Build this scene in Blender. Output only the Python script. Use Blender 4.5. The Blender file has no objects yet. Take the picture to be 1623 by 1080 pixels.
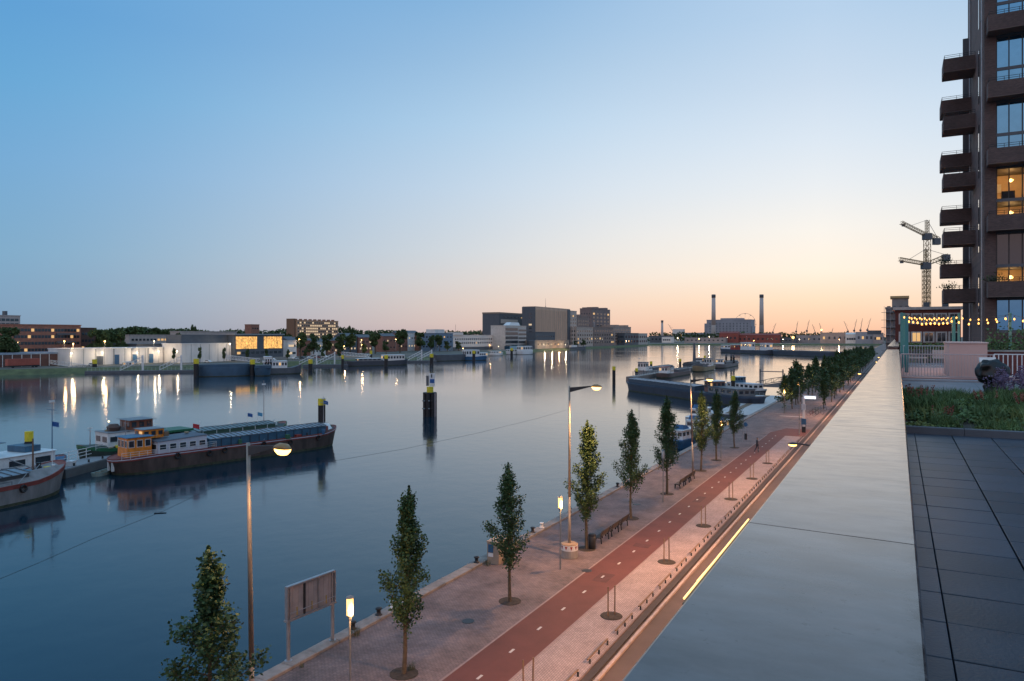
import bpy, bmesh, math, random
from mathutils import Vector, Matrix

# ------------------------------------------------------------------ camera, sky, sun, exposure
S = bpy.context.scene
COL = S.collection
F, CX, HY = 1150.0, 811.5, 533.0          # focal length, centre and horizon of the 1623 px wide photograph
CZ, QZ, TZ = 16.6, 2.2, 14.78             # heights: eye, quay, roof terrace (water is 0)
PZ = CZ - 0.85                            # top of the parapet
A = math.atan(611.5 / F)
ca, sa = math.cos(A), math.sin(A)
cd = bpy.data.cameras.new('camera')
cam = bpy.data.objects.new('camera', cd)
COL.objects.link(cam)
S.camera = cam
cd.sensor_width = 36
cd.lens = F / 1623 * 36
cd.shift_y = -7 / 1623
cd.clip_start = 0.1
cd.clip_end = 30000
cam.location = (0, 0, CZ)
cam.rotation_euler = (math.pi / 2, 0, A)

SUN_AZ = math.radians(-5.0)               # a little to the water side of the quay's vanishing point
SUN_EL = math.radians(1.0)


def lin(r, g, b):
    def c(x):
        x /= 255.0
        return x / 12.92 if x <= 0.04045 else ((x + 0.055) / 1.055) ** 2.4
    return (c(r), c(g), c(b), 1)


W = bpy.data.worlds.new('World')
S.world = W
W.use_nodes = True
wt = W.node_tree
wn, wl = wt.nodes, wt.links
bg = wn['Background']


def wmath(op, a, b=None):
    n = wn.new('ShaderNodeMath')
    n.operation = op
    for i, x in enumerate((a, b)):
        if x is None:
            continue
        if hasattr(x, 'links'):
            wl.new(x, n.inputs[i])
        else:
            n.inputs[i].default_value = x
    return n.outputs[0]


tc = wn.new('ShaderNodeTexCoord')
nv = wn.new('ShaderNodeVectorMath'); nv.operation = 'NORMALIZE'
wl.new(tc.outputs['Generated'], nv.inputs[0])
sx = wn.new('ShaderNodeSeparateXYZ')
wl.new(nv.outputs[0], sx.inputs[0])
elev = wmath('DIVIDE', wmath('ARCSINE', sx.outputs[2]), math.radians(90))
hor = wmath('SQRT', wmath('MAXIMUM', wmath('SUBTRACT', 1.0, wmath('MULTIPLY', sx.outputs[2], sx.outputs[2])), 1e-6))
dsun = wmath('ADD', wmath('MULTIPLY', sx.outputs[0], math.sin(SUN_AZ)), wmath('MULTIPLY', sx.outputs[1], math.cos(SUN_AZ)))
cosp = wmath('MINIMUM', wmath('MAXIMUM', wmath('DIVIDE', dsun, hor), -1.0), 1.0)
phi = wmath('DIVIDE', wmath('ARCCOSINE', cosp), math.pi)      # 0 towards the sunset, 1 opposite


def ramp(stops, fac):
    n = wn.new('ShaderNodeValToRGB')
    cr = n.color_ramp
    cr.interpolation = 'LINEAR'
    while len(cr.elements) < len(stops):
        cr.elements.new(0.5)
    for e, (p, c) in zip(cr.elements, stops):
        e.position = p
        e.color = lin(*c)
    wl.new(fac, n.inputs[0])
    return n.outputs[0]


def deg(d):
    return d / 90.0


r_sun = ramp([(0, (246, 188, 152)), (deg(1.0), (252, 204, 168)), (deg(2.6), (255, 222, 189)), (deg(4.8), (255, 239, 219)), (deg(7.8), (246, 240, 231)),
              (deg(10.8), (231, 234, 236)), (deg(14), (217, 227, 237)), (deg(18), (199, 215, 232)), (deg(22.5), (182, 206, 230)), (deg(40), (154, 190, 226)), (1, (136, 182, 224))], elev)
r_mid = ramp([(0, (214, 182, 172)), (deg(1.0), (227, 197, 182)), (deg(2.6), (231, 208, 193)), (deg(4.2), (228, 215, 206)), (deg(6.6), (219, 219, 219)),
              (deg(11.5), (202, 216, 229)), (deg(16.2), (182, 208, 230)), (deg(20.5), (161, 193, 221)), (deg(25), (137, 178, 215)), (deg(40), (134, 179, 220)), (1, (136, 182, 224))], elev)
r_far = ramp([(0, (118, 148, 174)), (deg(2.0), (122, 157, 186)), (deg(5.5), (121, 165, 196)), (deg(11.5), (111, 164, 206)), (deg(16.5), (98, 161, 207)),
              (deg(21), (90, 154, 206)), (deg(40), (116, 170, 217)), (1, (136, 182, 224))], elev)
r_anti = ramp([(0, (168, 166, 188)), (deg(4), (212, 186, 192)), (deg(9), (234, 204, 204)), (deg(15), (222, 214, 224)), (deg(23), (186, 205, 231)), (deg(40), (154, 192, 228)), (1, (136, 182, 224))], elev)


def wmix(f, a, b):
    m = wn.new('ShaderNodeMix'); m.data_type = 'RGBA'
    wl.new(f, m.inputs[0]) if hasattr(f, 'links') else setattr(m.inputs[0], 'default_value', f)
    wl.new(a, m.inputs[6]); wl.new(b, m.inputs[7])
    return m.outputs[2]


def mrange(x, a, b):
    m = wn.new('ShaderNodeMapRange'); m.interpolation_type = 'SMOOTHSTEP'
    wl.new(x, m.inputs[0]); m.inputs[1].default_value = a; m.inputs[2].default_value = b
    return m.outputs[0]


f1 = mrange(phi, -8 / 180, 31 / 180)
f2 = mrange(phi, 12 / 180, 64 / 180)
f3 = mrange(phi, 62 / 180, 118 / 180)
dusk = wmix(f3, wmix(f2, wmix(f1, r_sun, r_mid), r_far), r_anti)
sky = wn.new('ShaderNodeTexSky')
sky.sky_type = 'NISHITA'
sky.sun_disc = False
sky.sun_elevation = SUN_EL
sky.sun_rotation = SUN_AZ
sky.ozone_density = 3
sky.dust_density = 0.4
nis = wn.new('ShaderNodeVectorMath'); nis.operation = 'SCALE'
nis.inputs[3].default_value = 0.10
wl.new(sky.outputs[0], nis.inputs[0])
tot = wmix(0.01, dusk, nis.outputs[0])      # the dusk gradient with a little of the physical sky in it
wl.new(tot, bg.inputs[0])
bg.inputs[1].default_value = 1.0

sl = bpy.data.lights.new('sun', 'SUN')
sl.energy = 0.02
sl.angle = math.radians(25)
sl.color = (1, 0.66, 0.42)
so = bpy.data.objects.new('sun', sl)
COL.objects.link(so)
so.rotation_euler = Vector((math.sin(SUN_AZ) * math.cos(.05), math.cos(SUN_AZ) * math.cos(.05), math.sin(.05))).to_track_quat('Z', 'Y').to_euler()

S.view_settings.view_transform = 'Standard'
S.view_settings.look = 'None'
S.view_settings.gamma = 1
S.view_settings.exposure = 0.12
S.view_settings.use_curve_mapping = False
S.cycles.use_denoising = True
S.cycles.max_bounces = 6
S.cycles.diffuse_bounces = 2
S.cycles.glossy_bounces = 3
S.cycles.transmission_bounces = 4
S.cycles.caustics_reflective = False
S.cycles.caustics_refractive = False
S.cycles.sample_clamp_indirect = 4
S.cycles.use_light_tree = True

# ------------------------------------------------------------------ helpers
R = random.Random(11)


def at(px, py, z=0.0):
    """ground point under a picture position, on the level z"""
    return ad(px, F * (CZ - z) / (py - HY)) + (z,)


def ad(px, d):
    xr = (px - CX) / F * d
    return (xr * ca - d * sa, xr * sa + d * ca)


def zt(py, d):
    return CZ - (py - HY) * d / F


def dep(x, y):
    return -x * sa + y * ca


def y_on(px, X):
    u = px - CX
    return X * (F * ca + u * sa) / (u * ca - F * sa)


def x_on(px, Y):
    u = px - CX
    return Y * (u * ca - F * sa) / (F * ca + u * sa)


MATS = {}


def mat(name, col, rough=0.6, metal=0.0, var=0.15, scale=2.0, bump=0.0, bscale=None, emit=None, es=0.0, spec=0.5, stretch=None, col2=None):
    if name in MATS:
        return MATS[name]
    m = bpy.data.materials.new(name)
    m.use_nodes = True
    t = m.node_tree
    n, l = t.nodes, t.links
    p = n['Principled BSDF']
    p.inputs['Roughness'].default_value = rough
    p.inputs['Metallic'].default_value = metal
    p.inputs['Specular IOR Level'].default_value = spec
    c = tuple(col) + (1,)
    g = n.new('ShaderNodeNewGeometry')
    mp = n.new('ShaderNodeMapping')
    l.new(g.outputs['Position'], mp.inputs[0])
    if stretch:
        mp.inputs['Scale'].default_value = stretch
    nz = n.new('ShaderNodeTexNoise')
    nz.inputs['Scale'].default_value = scale
    nz.inputs['Detail'].default_value = 5
    nz.inputs['Roughness'].default_value = 0.6
    l.new(mp.outputs[0], nz.inputs[0])
    mx = n.new('ShaderNodeMix'); mx.data_type = 'RGBA'
    cr = n.new('ShaderNodeMapRange')
    cr.inputs[1].default_value = 0.3; cr.inputs[2].default_value = 0.7
    l.new(nz.outputs[0], cr.inputs[0])
    l.new(cr.outputs[0], mx.inputs[0])
    lo = col2 or [x * (1 - var) for x in col]
    hi = [min(1, x * (1 + var)) for x in col]
    mx.inputs[6].default_value = tuple(lo) + (1,)
    mx.inputs[7].default_value = tuple(hi) + (1,)
    l.new(mx.outputs[2], p.inputs['Base Color'])
    if bump:
        nb = n.new('ShaderNodeTexNoise')
        nb.inputs['Scale'].default_value = bscale or scale * 6
        nb.inputs['Detail'].default_value = 4
        l.new(mp.outputs[0], nb.inputs[0])
        b = n.new('ShaderNodeBump')
        b.inputs['Strength'].default_value = bump
        b.inputs['Distance'].default_value = 0.02
        l.new(nb.outputs[0], b.inputs['Height'])
        l.new(b.outputs[0], p.inputs['Normal'])
    if emit:
        p.inputs['Emission Color'].default_value = tuple(emit) + (1,)
        p.inputs['Emission Strength'].default_value = es
    MATS[name] = m
    return m


def nd(m, kind, **kw):
    n = m.node_tree.nodes.new(kind)
    for k, v in kw.items():
        setattr(n, k, v)
    return n


def paving(name, c1, c2, mortar, bw, bh, off=0.5, stain=0.25, rough=0.8, axis='XY', msize=0.006, rot=0.0):
    """laid brick: colour per brick, recessed joints as relief, broad stains"""
    m = mat(name, c1, rough, var=0.0)
    t = m.node_tree
    n, l = t.nodes, t.links
    p = n['Principled BSDF']
    g = n.new('ShaderNodeNewGeometry')
    mp = n.new('ShaderNodeMapping')
    if axis == 'XZ':
        mp.inputs['Rotation'].default_value = (math.radians(-90), 0, 0)
    elif axis == 'YZ':
        mp.inputs['Rotation'].default_value = (math.radians(-90), 0, math.radians(-90))
        mp.vector_type = 'POINT'
    else:
        mp.inputs['Rotation'].default_value = (0, 0, rot)
    l.new(g.outputs['Position'], mp.inputs[0])
    br = n.new('ShaderNodeTexBrick')
    br.offset = off
    br.inputs['Color1'].default_value = tuple(c1) + (1,)
    br.inputs['Color2'].default_value = tuple(c2) + (1,)
    br.inputs['Mortar'].default_value = tuple(mortar) + (1,)
    br.inputs['Scale'].default_value = 1.0
    br.inputs['Mortar Size'].default_value = msize
    br.inputs['Mortar Smooth'].default_value = 0.2
    br.inputs['Brick Width'].default_value = bw
    br.inputs['Row Height'].default_value = bh
    l.new(mp.outputs[0], br.inputs[0])
    nz = n.new('ShaderNodeTexNoise')
    nz.inputs['Scale'].default_value = 0.55
    nz.inputs['Detail'].default_value = 6
    nz.inputs['Roughness'].default_value = 0.7
    l.new(g.outputs['Position'], nz.inputs[0])
    mr = n.new('ShaderNodeMapRange')
    mr.inputs[1].default_value = 0.3; mr.inputs[2].default_value = 0.7
    mr.inputs[3].default_value = 1 - stain; mr.inputs[4].default_value = 1 + stain
    l.new(nz.outputs[0], mr.inputs[0])
    mu = n.new('ShaderNodeVectorMath'); mu.operation = 'SCALE'
    l.new(br.outputs[0], mu.inputs[0])
    l.new(mr.outputs[0], mu.inputs[3])
    l.new(mu.outputs[0], p.inputs['Base Color'])
    b = n.new('ShaderNodeBump')
    b.invert = True
    b.inputs['Strength'].default_value = 0.35
    b.inputs['Distance'].default_value = 0.008
    l.new(br.outputs[1], b.inputs['Height'])
    l.new(b.outputs[0], p.inputs['Normal'])
    return m


class MB:
    """collects shapes for one mesh"""
    def __init__(s):
        s.v, s.f = [], []

    def add(s, vs, fs):
        k = len(s.v)
        s.v += [tuple(x) for x in vs]
        s.f += [tuple(i + k for i in q) for q in fs]
        return s

    def box(s, x0, x1, y0, y1, z0, z1):
        v = [(x0, y0, z0), (x1, y0, z0), (x1, y1, z0), (x0, y1, z0), (x0, y0, z1), (x1, y0, z1), (x1, y1, z1), (x0, y1, z1)]
        return s.add(v, [(3, 2, 1, 0), (4, 5, 6, 7), (0, 1, 5, 4), (1, 2, 6, 5), (2, 3, 7, 6), (3, 0, 4, 7)])

    def cbox(s, x0, x1, y0, y1, z0, z1, c=0.01):
        """box with chamfered upper edges and corners"""
        def ring(i, z):
            return [(x0 + i, y0 + i, z), (x1 - i, y0 + i, z), (x1 - i, y1 - i, z), (x0 + i, y1 - i, z)]
        return s.loft([ring(0, z0), ring(0, z1 - c), ring(c * .35, z1 - c * .35), ring(c, z1)])

    def loft(s, rings, caps=(True, True)):
        n = len(rings[0])
        v = [p for r in rings for p in r]
        f = []
        for k in range(len(rings) - 1):
            for i in range(n):
                j = (i + 1) % n
                f.append((k * n + i, k * n + j, (k + 1) * n + j, (k + 1) * n + i))
        if caps[0]:
            f.append(tuple(range(n - 1, -1, -1)))
        if caps[1]:
            f.append(tuple((len(rings) - 1) * n + i for i in range(n)))
        return s.add(v, f)

    def cyl(s, p, q, r0, r1=None, n=8, caps=(True, True)):
        r1 = r0 if r1 is None else r1
        p, q = Vector(p), Vector(q)
        d = (q - p)
        if d.length < 1e-6:
            return s
        d.normalize()
        a = d.orthogonal().normalized()
        b = d.cross(a)
        rg = []
        for c, r in ((p, r0), (q, r1)):
            rg.append([c + a * (math.cos(2 * math.pi * i / n) * r) + b * (math.sin(2 * math.pi * i / n) * r) for i in range(n)])
        return s.loft(rg, caps)

    def lathe(s, prof, n=12, c=(0, 0, 0)):
        return s.loft([[(c[0] + r * math.cos(2 * math.pi * i / n), c[1] + r * math.sin(2 * math.pi * i / n), c[2] + z) for i in range(n)] for r, z in prof])

    def prism(s, pts, z0, z1):
        return s.loft([[(x, y, z0) for x, y in pts], [(x, y, z1) for x, y in pts]])

    def prism_y(s, pts, y0, y1):
        """outline in x,z pulled along y"""
        return s.loft([[(x, y0, z) for x, z in pts], [(x, y1, z) for x, z in pts]])

    def prism_x(s, pts, x0, x1):
        return s.loft([[(x0, y, z) for y, z in pts], [(x1, y, z) for y, z in pts]])

    def mesh(s, name, m, smooth=False, recalc=True):
        me = bpy.data.meshes.new(name)
        me.from_pydata(s.v, [], s.f)
        if recalc:
            b = bmesh.new()
            b.from_mesh(me)
            bmesh.ops.recalc_face_normals(b, faces=b.faces)
            b.to_mesh(me)
            b.free()
        me.materials.append(m)
        if smooth:
            for p in me.polygons:
                p.use_smooth = True
        return me

    def build(s, name, m, parent=None, smooth=False, loc=(0, 0, 0), rz=0.0, recalc=True):
        return put(name, s.mesh(name, m, smooth, recalc), parent, loc, rz)


def put(name, me, parent=None, loc=(0, 0, 0), rz=0.0, sc=None):
    o = bpy.data.objects.new(name, me)
    COL.objects.link(o)
    if parent:
        o.parent = parent
    o.location = loc
    if rz:
        o.rotation_euler = (0, 0, rz)
    if sc:
        o.scale = sc if hasattr(sc, '__len__') else (sc, sc, sc)
    return o


def tag(o, label, cat, group=None, kind=None):
    if label:
        o['label'] = label
    if cat:
        o['category'] = cat
    if group:
        o['group'] = group
    if kind:
        o['kind'] = kind
    return o


def struct(o, kind='structure', label=None):
    o['kind'] = kind
    if label:
        o['label'] = label
    return o


def thing(name, label, cat, loc=(0, 0, 0), rz=0.0, group=None):
    o = bpy.data.objects.new(name, None)
    COL.objects.link(o)
    o.empty_display_size = 0.3
    o.location = loc
    o.rotation_euler = (0, 0, rz)
    return tag(o, label, cat, group)


KIDS = {}


def copy_tree(o, parent=None):
    c = o.copy()
    COL.objects.link(c)
    c.parent = parent
    for ch in list(o.children):
        copy_tree(ch, c)
    return c


def clone(o, label, loc, rz=0.0, sc=None):
    c = copy_tree(o)
    c['label'] = label
    c.location = loc
    c.rotation_euler = (0, 0, rz)
    if sc:
        c.scale = sc if hasattr(sc, '__len__') else (sc, sc, sc)
    return c


def lamp(name, kind, parent, loc, col, energy, radius=0.1, spot=None, rot=None):
    l = bpy.data.lights.new(name, kind)
    l.energy = energy
    l.color = col
    if kind == 'SPOT':
        l.spot_size = spot
        l.spot_blend = 0.6
    l.shadow_soft_size = radius
    o = bpy.data.objects.new(name, l)
    COL.objects.link(o)
    if parent:
        o.parent = parent
    o.location = loc
    if rot:
        o.rotation_euler = rot
    return o


WARM = (1.0, 0.50, 0.20)

# ------------------------------------------------------------------ materials
M_conc = mat('concrete', (0.30, 0.28, 0.26), 0.8, var=0.22, scale=1.5, bump=0.3)
M_stone = mat('quay_stone', (0.27, 0.235, 0.21), 0.85, var=0.35, scale=1.1, bump=0.5, bscale=9)
M_dark = mat('dark_steel', (0.035, 0.038, 0.042), 0.5, 0.3, var=0.2)
M_grey = mat('grey_paint', (0.20, 0.21, 0.22), 0.5, 0.2, var=0.15, scale=3)
M_galv = mat('galvanised', (0.36, 0.36, 0.37), 0.45, 0.6, var=0.15, scale=4)
M_white = mat('white_paint', (0.72, 0.72, 0.71), 0.45, var=0.12, scale=2)
M_offw = mat('offwhite_render', (0.76, 0.71, 0.66), 0.75, var=0.12, scale=0.35, stretch=(1, 1, .3))
M_yellow = mat('yellow_paint', (0.72, 0.58, 0.03), 0.5, var=0.12)
M_black = mat('black_tar', (0.014, 0.014, 0.016), 0.55, var=0.35, scale=2)
M_wood = mat('weathered_wood', (0.20, 0.125, 0.075), 0.8, var=0.3, scale=3, stretch=(8, 8, 1))
M_bark = mat('bark', (0.10, 0.075, 0.05), 0.9, var=0.35, scale=5, bump=0.6)
M_soil = mat('soil', (0.05, 0.038, 0.028), 0.95, var=0.4, scale=6, bump=0.8)
M_glass = mat('window_glass', (0.03, 0.04, 0.05), 0.06, 0.0, var=0.1, spec=0.9)
M_glassb = mat('mirror_glass', (0.13, 0.31, 0.47), 0.04, 0.95, var=0.05)
M_lit = mat('lit_window', (0.3, 0.2, 0.1), 0.3, emit=(1, 0.58, 0.22), es=0.7)
M_litw = mat('pale_lit_window', (0.3, 0.25, 0.2), 0.3, emit=(1, 0.72, 0.42), es=0.6)
M_bulb = mat('lamp_glow', (0.9, 0.7, 0.4), 0.3, emit=(1, 0.55, 0.15), es=5)
M_lantern = mat('lantern_glow', (0.9, 0.8, 0.5), 0.3, emit=(1, 0.52, 0.13), es=2.0)
M_white_glow = mat('white_glow', (0.9, 0.9, 0.9), 0.3, emit=(1, 0.92, 0.80), es=6)
M_far_glow = mat('distant_lamp_glow', (0.9, 0.7, 0.4), 0.3, emit=(1, 0.50, 0.12), es=3.5)
M_far_white = mat('distant_white_glow', (0.9, 0.8, 0.7), 0.3, emit=(1, 0.78, 0.42), es=3.2)
M_red = mat('red_paint', (0.30, 0.045, 0.035), 0.55, var=0.25, scale=1.5)
M_blue = mat('blue_paint', (0.03, 0.11, 0.22), 0.5, var=0.2, scale=1.2)
M_brickred = mat('red_brick_far', (0.30, 0.135, 0.095), 0.85, var=0.2, scale=0.6)
M_slate = mat('slate_cladding', (0.095, 0.105, 0.12), 0.6, var=0.15, scale=0.5)
M_leaf = mat('leaf', (0.052, 0.090, 0.030), 0.55, var=0.5, scale=1.7, spec=0.35, col2=(0.022, 0.05, 0.016))
M_leaf2 = mat('leaf_far', (0.075, 0.11, 0.042), 0.7, var=0.5, scale=0.25, spec=0.2, col2=(0.024, 0.045, 0.018))
M_grass = mat('grass_bank', (0.10, 0.11, 0.04), 0.9, var=0.4, scale=0.3, bump=0.4)

M_pave = paving('quay_clinker', (0.235, 0.165, 0.15), (0.17, 0.125, 0.12), (0.085, 0.07, 0.065), 0.21, 0.105, stain=0.42, msize=0.012)
M_pink = paving('pale_clinker', (0.42, 0.32, 0.29), (0.33, 0.25, 0.23), (0.17, 0.13, 0.12), 0.21, 0.105, stain=0.2, msize=0.012, rot=math.radians(90))
M_path = mat('red_asphalt', (0.135, 0.045, 0.034), 0.8, var=0.16, scale=0.5, bump=0.35, bscale=60)
M_road = mat('road_asphalt', (0.085, 0.058, 0.048), 0.75, var=0.15, scale=0.7, bump=0.3, bscale=50)
M_tower = paving('dark_tower_brick', (0.125, 0.082, 0.076), (0.08, 0.053, 0.05), (0.08, 0.065, 0.06), 0.24, 0.075, stain=0.25, axis='XZ', msize=0.012)
M_towerx = paving('dark_tower_brick_side', (0.14, 0.088, 0.08), (0.10, 0.065, 0.06), (0.08, 0.065, 0.06), 0.24, 0.075, stain=0.25, axis='YZ', msize=0.012)
M_tile = mat('terrace_tile', (0.036, 0.047, 0.070), 0.42, var=0.25, scale=1.6, bump=0.15, bscale=40)
M_grout = mat('tile_gap', (0.012, 0.012, 0.014), 0.9)
M_coping = mat('parapet_coping', (0.108, 0.098, 0.098), 0.3, var=0.38, scale=2.6, bump=0.006, bscale=9, stretch=(1.0, 1.7, 1))
M_mark = mat('road_marking', (0.56, 0.52, 0.47), 0.7, var=0.15, scale=20)

# a coping with blotches and streaks in its gloss, as weathered aluminium has
t = M_coping.node_tree
g = t.nodes.new('ShaderNodeNewGeometry')
mp = t.nodes.new('ShaderNodeMapping'); mp.inputs['Scale'].default_value = (1.2, 3.0, 1)
t.links.new(g.outputs['Position'], mp.inputs[0])
n1 = t.nodes.new('ShaderNodeTexNoise'); n1.inputs['Scale'].default_value = 2.6; n1.inputs['Detail'].default_value = 7; n1.inputs['Roughness'].default_value = 0.68
t.links.new(mp.outputs[0], n1.inputs[0])
mr = t.nodes.new('ShaderNodeMapRange'); mr.inputs[1].default_value = 0.32; mr.inputs[2].default_value = 0.68; mr.inputs[3].default_value = 0.10; mr.inputs[4].default_value = 0.22
t.links.new(n1.outputs[0], mr.inputs[0])
t.links.new(mr.outputs[0], t.nodes['Principled BSDF'].inputs['Roughness'])
t.nodes['Principled BSDF'].inputs['IOR'].default_value = 1.52

t = M_coping.node_tree
pb = t.nodes['Principled BSDF']
src = pb.inputs['Base Color'].links[0].from_socket
g = t.nodes.new('ShaderNodeNewGeometry')
sp = t.nodes.new('ShaderNodeSeparateXYZ'); t.links.new(g.outputs['Position'], sp.inputs[0])
ed = t.nodes.new('ShaderNodeMapRange'); ed.inputs[1].default_value = 0.005; ed.inputs[2].default_value = 0.06; t.links.new(sp.outputs[0], ed.inputs[0])
nn = t.nodes.new('ShaderNodeTexNoise'); nn.inputs['Scale'].default_value = 7; nn.inputs['Detail'].default_value = 8; nn.inputs['Roughness'].default_value = .75
t.links.new(g.outputs['Position'], nn.inputs[0])
nr = t.nodes.new('ShaderNodeMapRange'); nr.inputs[1].default_value = .46; nr.inputs[2].default_value = .62; t.links.new(nn.outputs[0], nr.inputs[0])
mm = t.nodes.new('ShaderNodeMath'); mm.operation = 'MULTIPLY'; t.links.new(ed.outputs[0], mm.inputs[0]); t.links.new(nr.outputs[0], mm.inputs[1])
# drip spots and runs all over
n3 = t.nodes.new('ShaderNodeTexNoise'); n3.inputs['Scale'].default_value = 26; n3.inputs['Detail'].default_value = 3
t.links.new(g.outputs['Position'], n3.inputs[0])
r3 = t.nodes.new('ShaderNodeMapRange'); r3.inputs[1].default_value = .66; r3.inputs[2].default_value = .72; r3.inputs[4].default_value = .5; t.links.new(n3.outputs[0], r3.inputs[0])
ad_ = t.nodes.new('ShaderNodeMath'); ad_.operation = 'MAXIMUM'; t.links.new(mm.outputs[0], ad_.inputs[0]); t.links.new(r3.outputs[0], ad_.inputs[1])
mx = t.nodes.new('ShaderNodeMix'); mx.data_type = 'RGBA'
t.links.new(ad_.outputs[0], mx.inputs[0]); t.links.new(src, mx.inputs[6]); mx.inputs[7].default_value = (.035, .033, .033, 1)
t.links.new(mx.outputs[2], pb.inputs['Base Color'])
t = M_tile.node_tree
oi = t.nodes.new('ShaderNodeObjectInfo')
mr = t.nodes.new('ShaderNodeMapRange'); mr.inputs[3].default_value = 0.72; mr.inputs[4].default_value = 1.28
t.links.new(oi.outputs['Random'], mr.inputs[0])
mu = t.nodes.new('ShaderNodeVectorMath'); mu.operation = 'SCALE'
src = t.nodes['Principled BSDF'].inputs['Base Color'].links[0].from_socket
t.links.new(src, mu.inputs[0]); t.links.new(mr.outputs[0], mu.inputs[3])
t.links.new(mu.outputs[0], t.nodes['Principled BSDF'].inputs['Base Color'])

# water: dark teal body, smooth long-exposure surface
M_water = bpy.data.materials.new('harbour_water')
M_water.use_nodes = True
t = M_water.node_tree
p = t.nodes['Principled BSDF']
p.inputs['Base Color'].default_value = (0.001, 0.022, 0.038, 1)
p.inputs['IOR'].default_value = 1.42
p.inputs['Specular IOR Level'].default_value = 0.62
g = t.nodes.new('ShaderNodeNewGeometry')
mp = t.nodes.new('ShaderNodeMapping'); mp.inputs['Scale'].default_value = (1, 1, 1); mp.inputs['Rotation'].default_value = (0, 0, 0.5)
t.links.new(g.outputs['Position'], mp.inputs[0])
n1 = t.nodes.new('ShaderNodeTexNoise'); n1.inputs['Scale'].default_value = 0.012; n1.inputs['Detail'].default_value = 4
t.links.new(mp.outputs[0], n1.inputs[0])
mr = t.nodes.new('ShaderNodeMapRange'); mr.inputs[1].default_value = 0.35; mr.inputs[2].default_value = 0.65; mr.inputs[3].default_value = 0.07; mr.inputs[4].default_value = 0.12
t.links.new(n1.outputs[0], mr.inputs[0])
t.links.new(mr.outputs[0], p.inputs['Roughness'])
n2 = t.nodes.new('ShaderNodeTexNoise'); n2.inputs['Scale'].default_value = 0.35; n2.inputs['Detail'].default_value = 3
t.links.new(mp.outputs[0], n2.inputs[0])
b = t.nodes.new('ShaderNodeBump'); b.inputs['Strength'].default_value = 0.022; b.inputs['Distance'].default_value = 1.0
t.links.new(n2.outputs[0], b.inputs['Height'])
t.links.new(b.outputs[0], p.inputs['Normal'])

# ------------------------------------------------------------------ setting: water, land, quay
struct(MB().add([(-9000, -9000, 0), (9000, -9000, 0), (9000, 14000, 0), (-9000, 14000, 0)], [(0, 1, 2, 3)]).build('water', M_water))
shore = [(-420, -60), (-372, 60), at(0, 596)[:2], at(300, 588)[:2], at(480, 580)[:2], at(640, 574)[:2], at(700, 571)[:2], (-312, 560), at(860, 557)[:2], at(940, 553)[:2], at(1025, 549)[:2], (-392, 1283), (-200, 1385), (-24, 1480)]
LZ = 2.3


def offs(pts, dist):
    out = []
    for i, p in enumerate(pts):
        a = Vector(pts[max(0, i - 1)]); b = Vector(pts[min(len(pts) - 1, i + 1)])
        d = (b - a).normalized()
        out.append((p[0] - d.y * dist, p[1] + d.x * dist))
    return out


SH2 = offs(shore, 9)
mb = MB()
n = len(shore)
mb.add([(x, y, -0.4) for x, y in shore] + [(x, y, LZ) for x, y in SH2], [(i, i + 1, n + i + 1, n + i) for i in range(n - 1)])
struct(mb.build('grass_bank', M_grass), 'structure')
mb = MB()
ring = [(x, y, LZ) for x, y in SH2] + [(9000, 1500, LZ), (9000, 12000, LZ), (-9000, 12000, LZ), (-9000, -300, LZ)]
mb.add(ring, [tuple(range(len(ring)))])
struct(mb.build('ground', mat('far_ground', (0.11, 0.105, 0.085), 0.9, var=0.3, scale=0.05)), 'structure')

XE, XC, XP0, XP1, XK, XR = -23.8, -23.1, -16.85, -14.3, -11.75, -11.15   # quay edge, coping, path, kerb, road
YB, YF = -30, 1480
YT = 114.0                                 # where the cycle path swings to the road


def sheet(name, pts, z, m, kind='structure'):
    return struct(MB().add([(x, y, z) for x, y in pts], [tuple(range(len(pts)))]).build(name, m), kind)


sheet('pavement', [(XC - .3, YB), (XK, YB), (XK, YF), (XC - .3, YF)], QZ, M_pave)
sheet('pale_pavement', [(XP1, YB), (XK - .02, YB), (XK - .02, YT - 3), (XP1, YT - 3)], QZ + 0.006, M_pink)
path = sheet('cycle_path', [(XP0, YB), (XP1, YB), (XP1, YT - 3), (XK - .01, YT - 3), (XK - .01, YT + 6), (XP0 + 1.5, YT + 6), (XP0, YT)], QZ + 0.012, M_path)
sheet('road', [(XK, YB), (0, YB), (60, YB), (60, YF), (XK, YF)], QZ - 0.10, M_road)
md = MB().box(-0.06, 0.06, -0.21, 0.21, 0, 0.004).mesh('path_dash', M_mark)
for k in range(34):
    d = 20.4 + 2.555 * k
    Y = (d + -15.6 * sa) / ca
    if Y < YT:
        put('dash', md, path, (-15.58, Y, QZ + 0.0125))
# edging bricks beside the cycle path
for X in (XP0, XP1):
    struct(MB().box(X - .05, X + .05, YB, YT - 3, QZ - .05, QZ + 0.018).build('path_edging', mat('edging', (0.30, 0.22, 0.20), 0.8, scale=4)))

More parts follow.
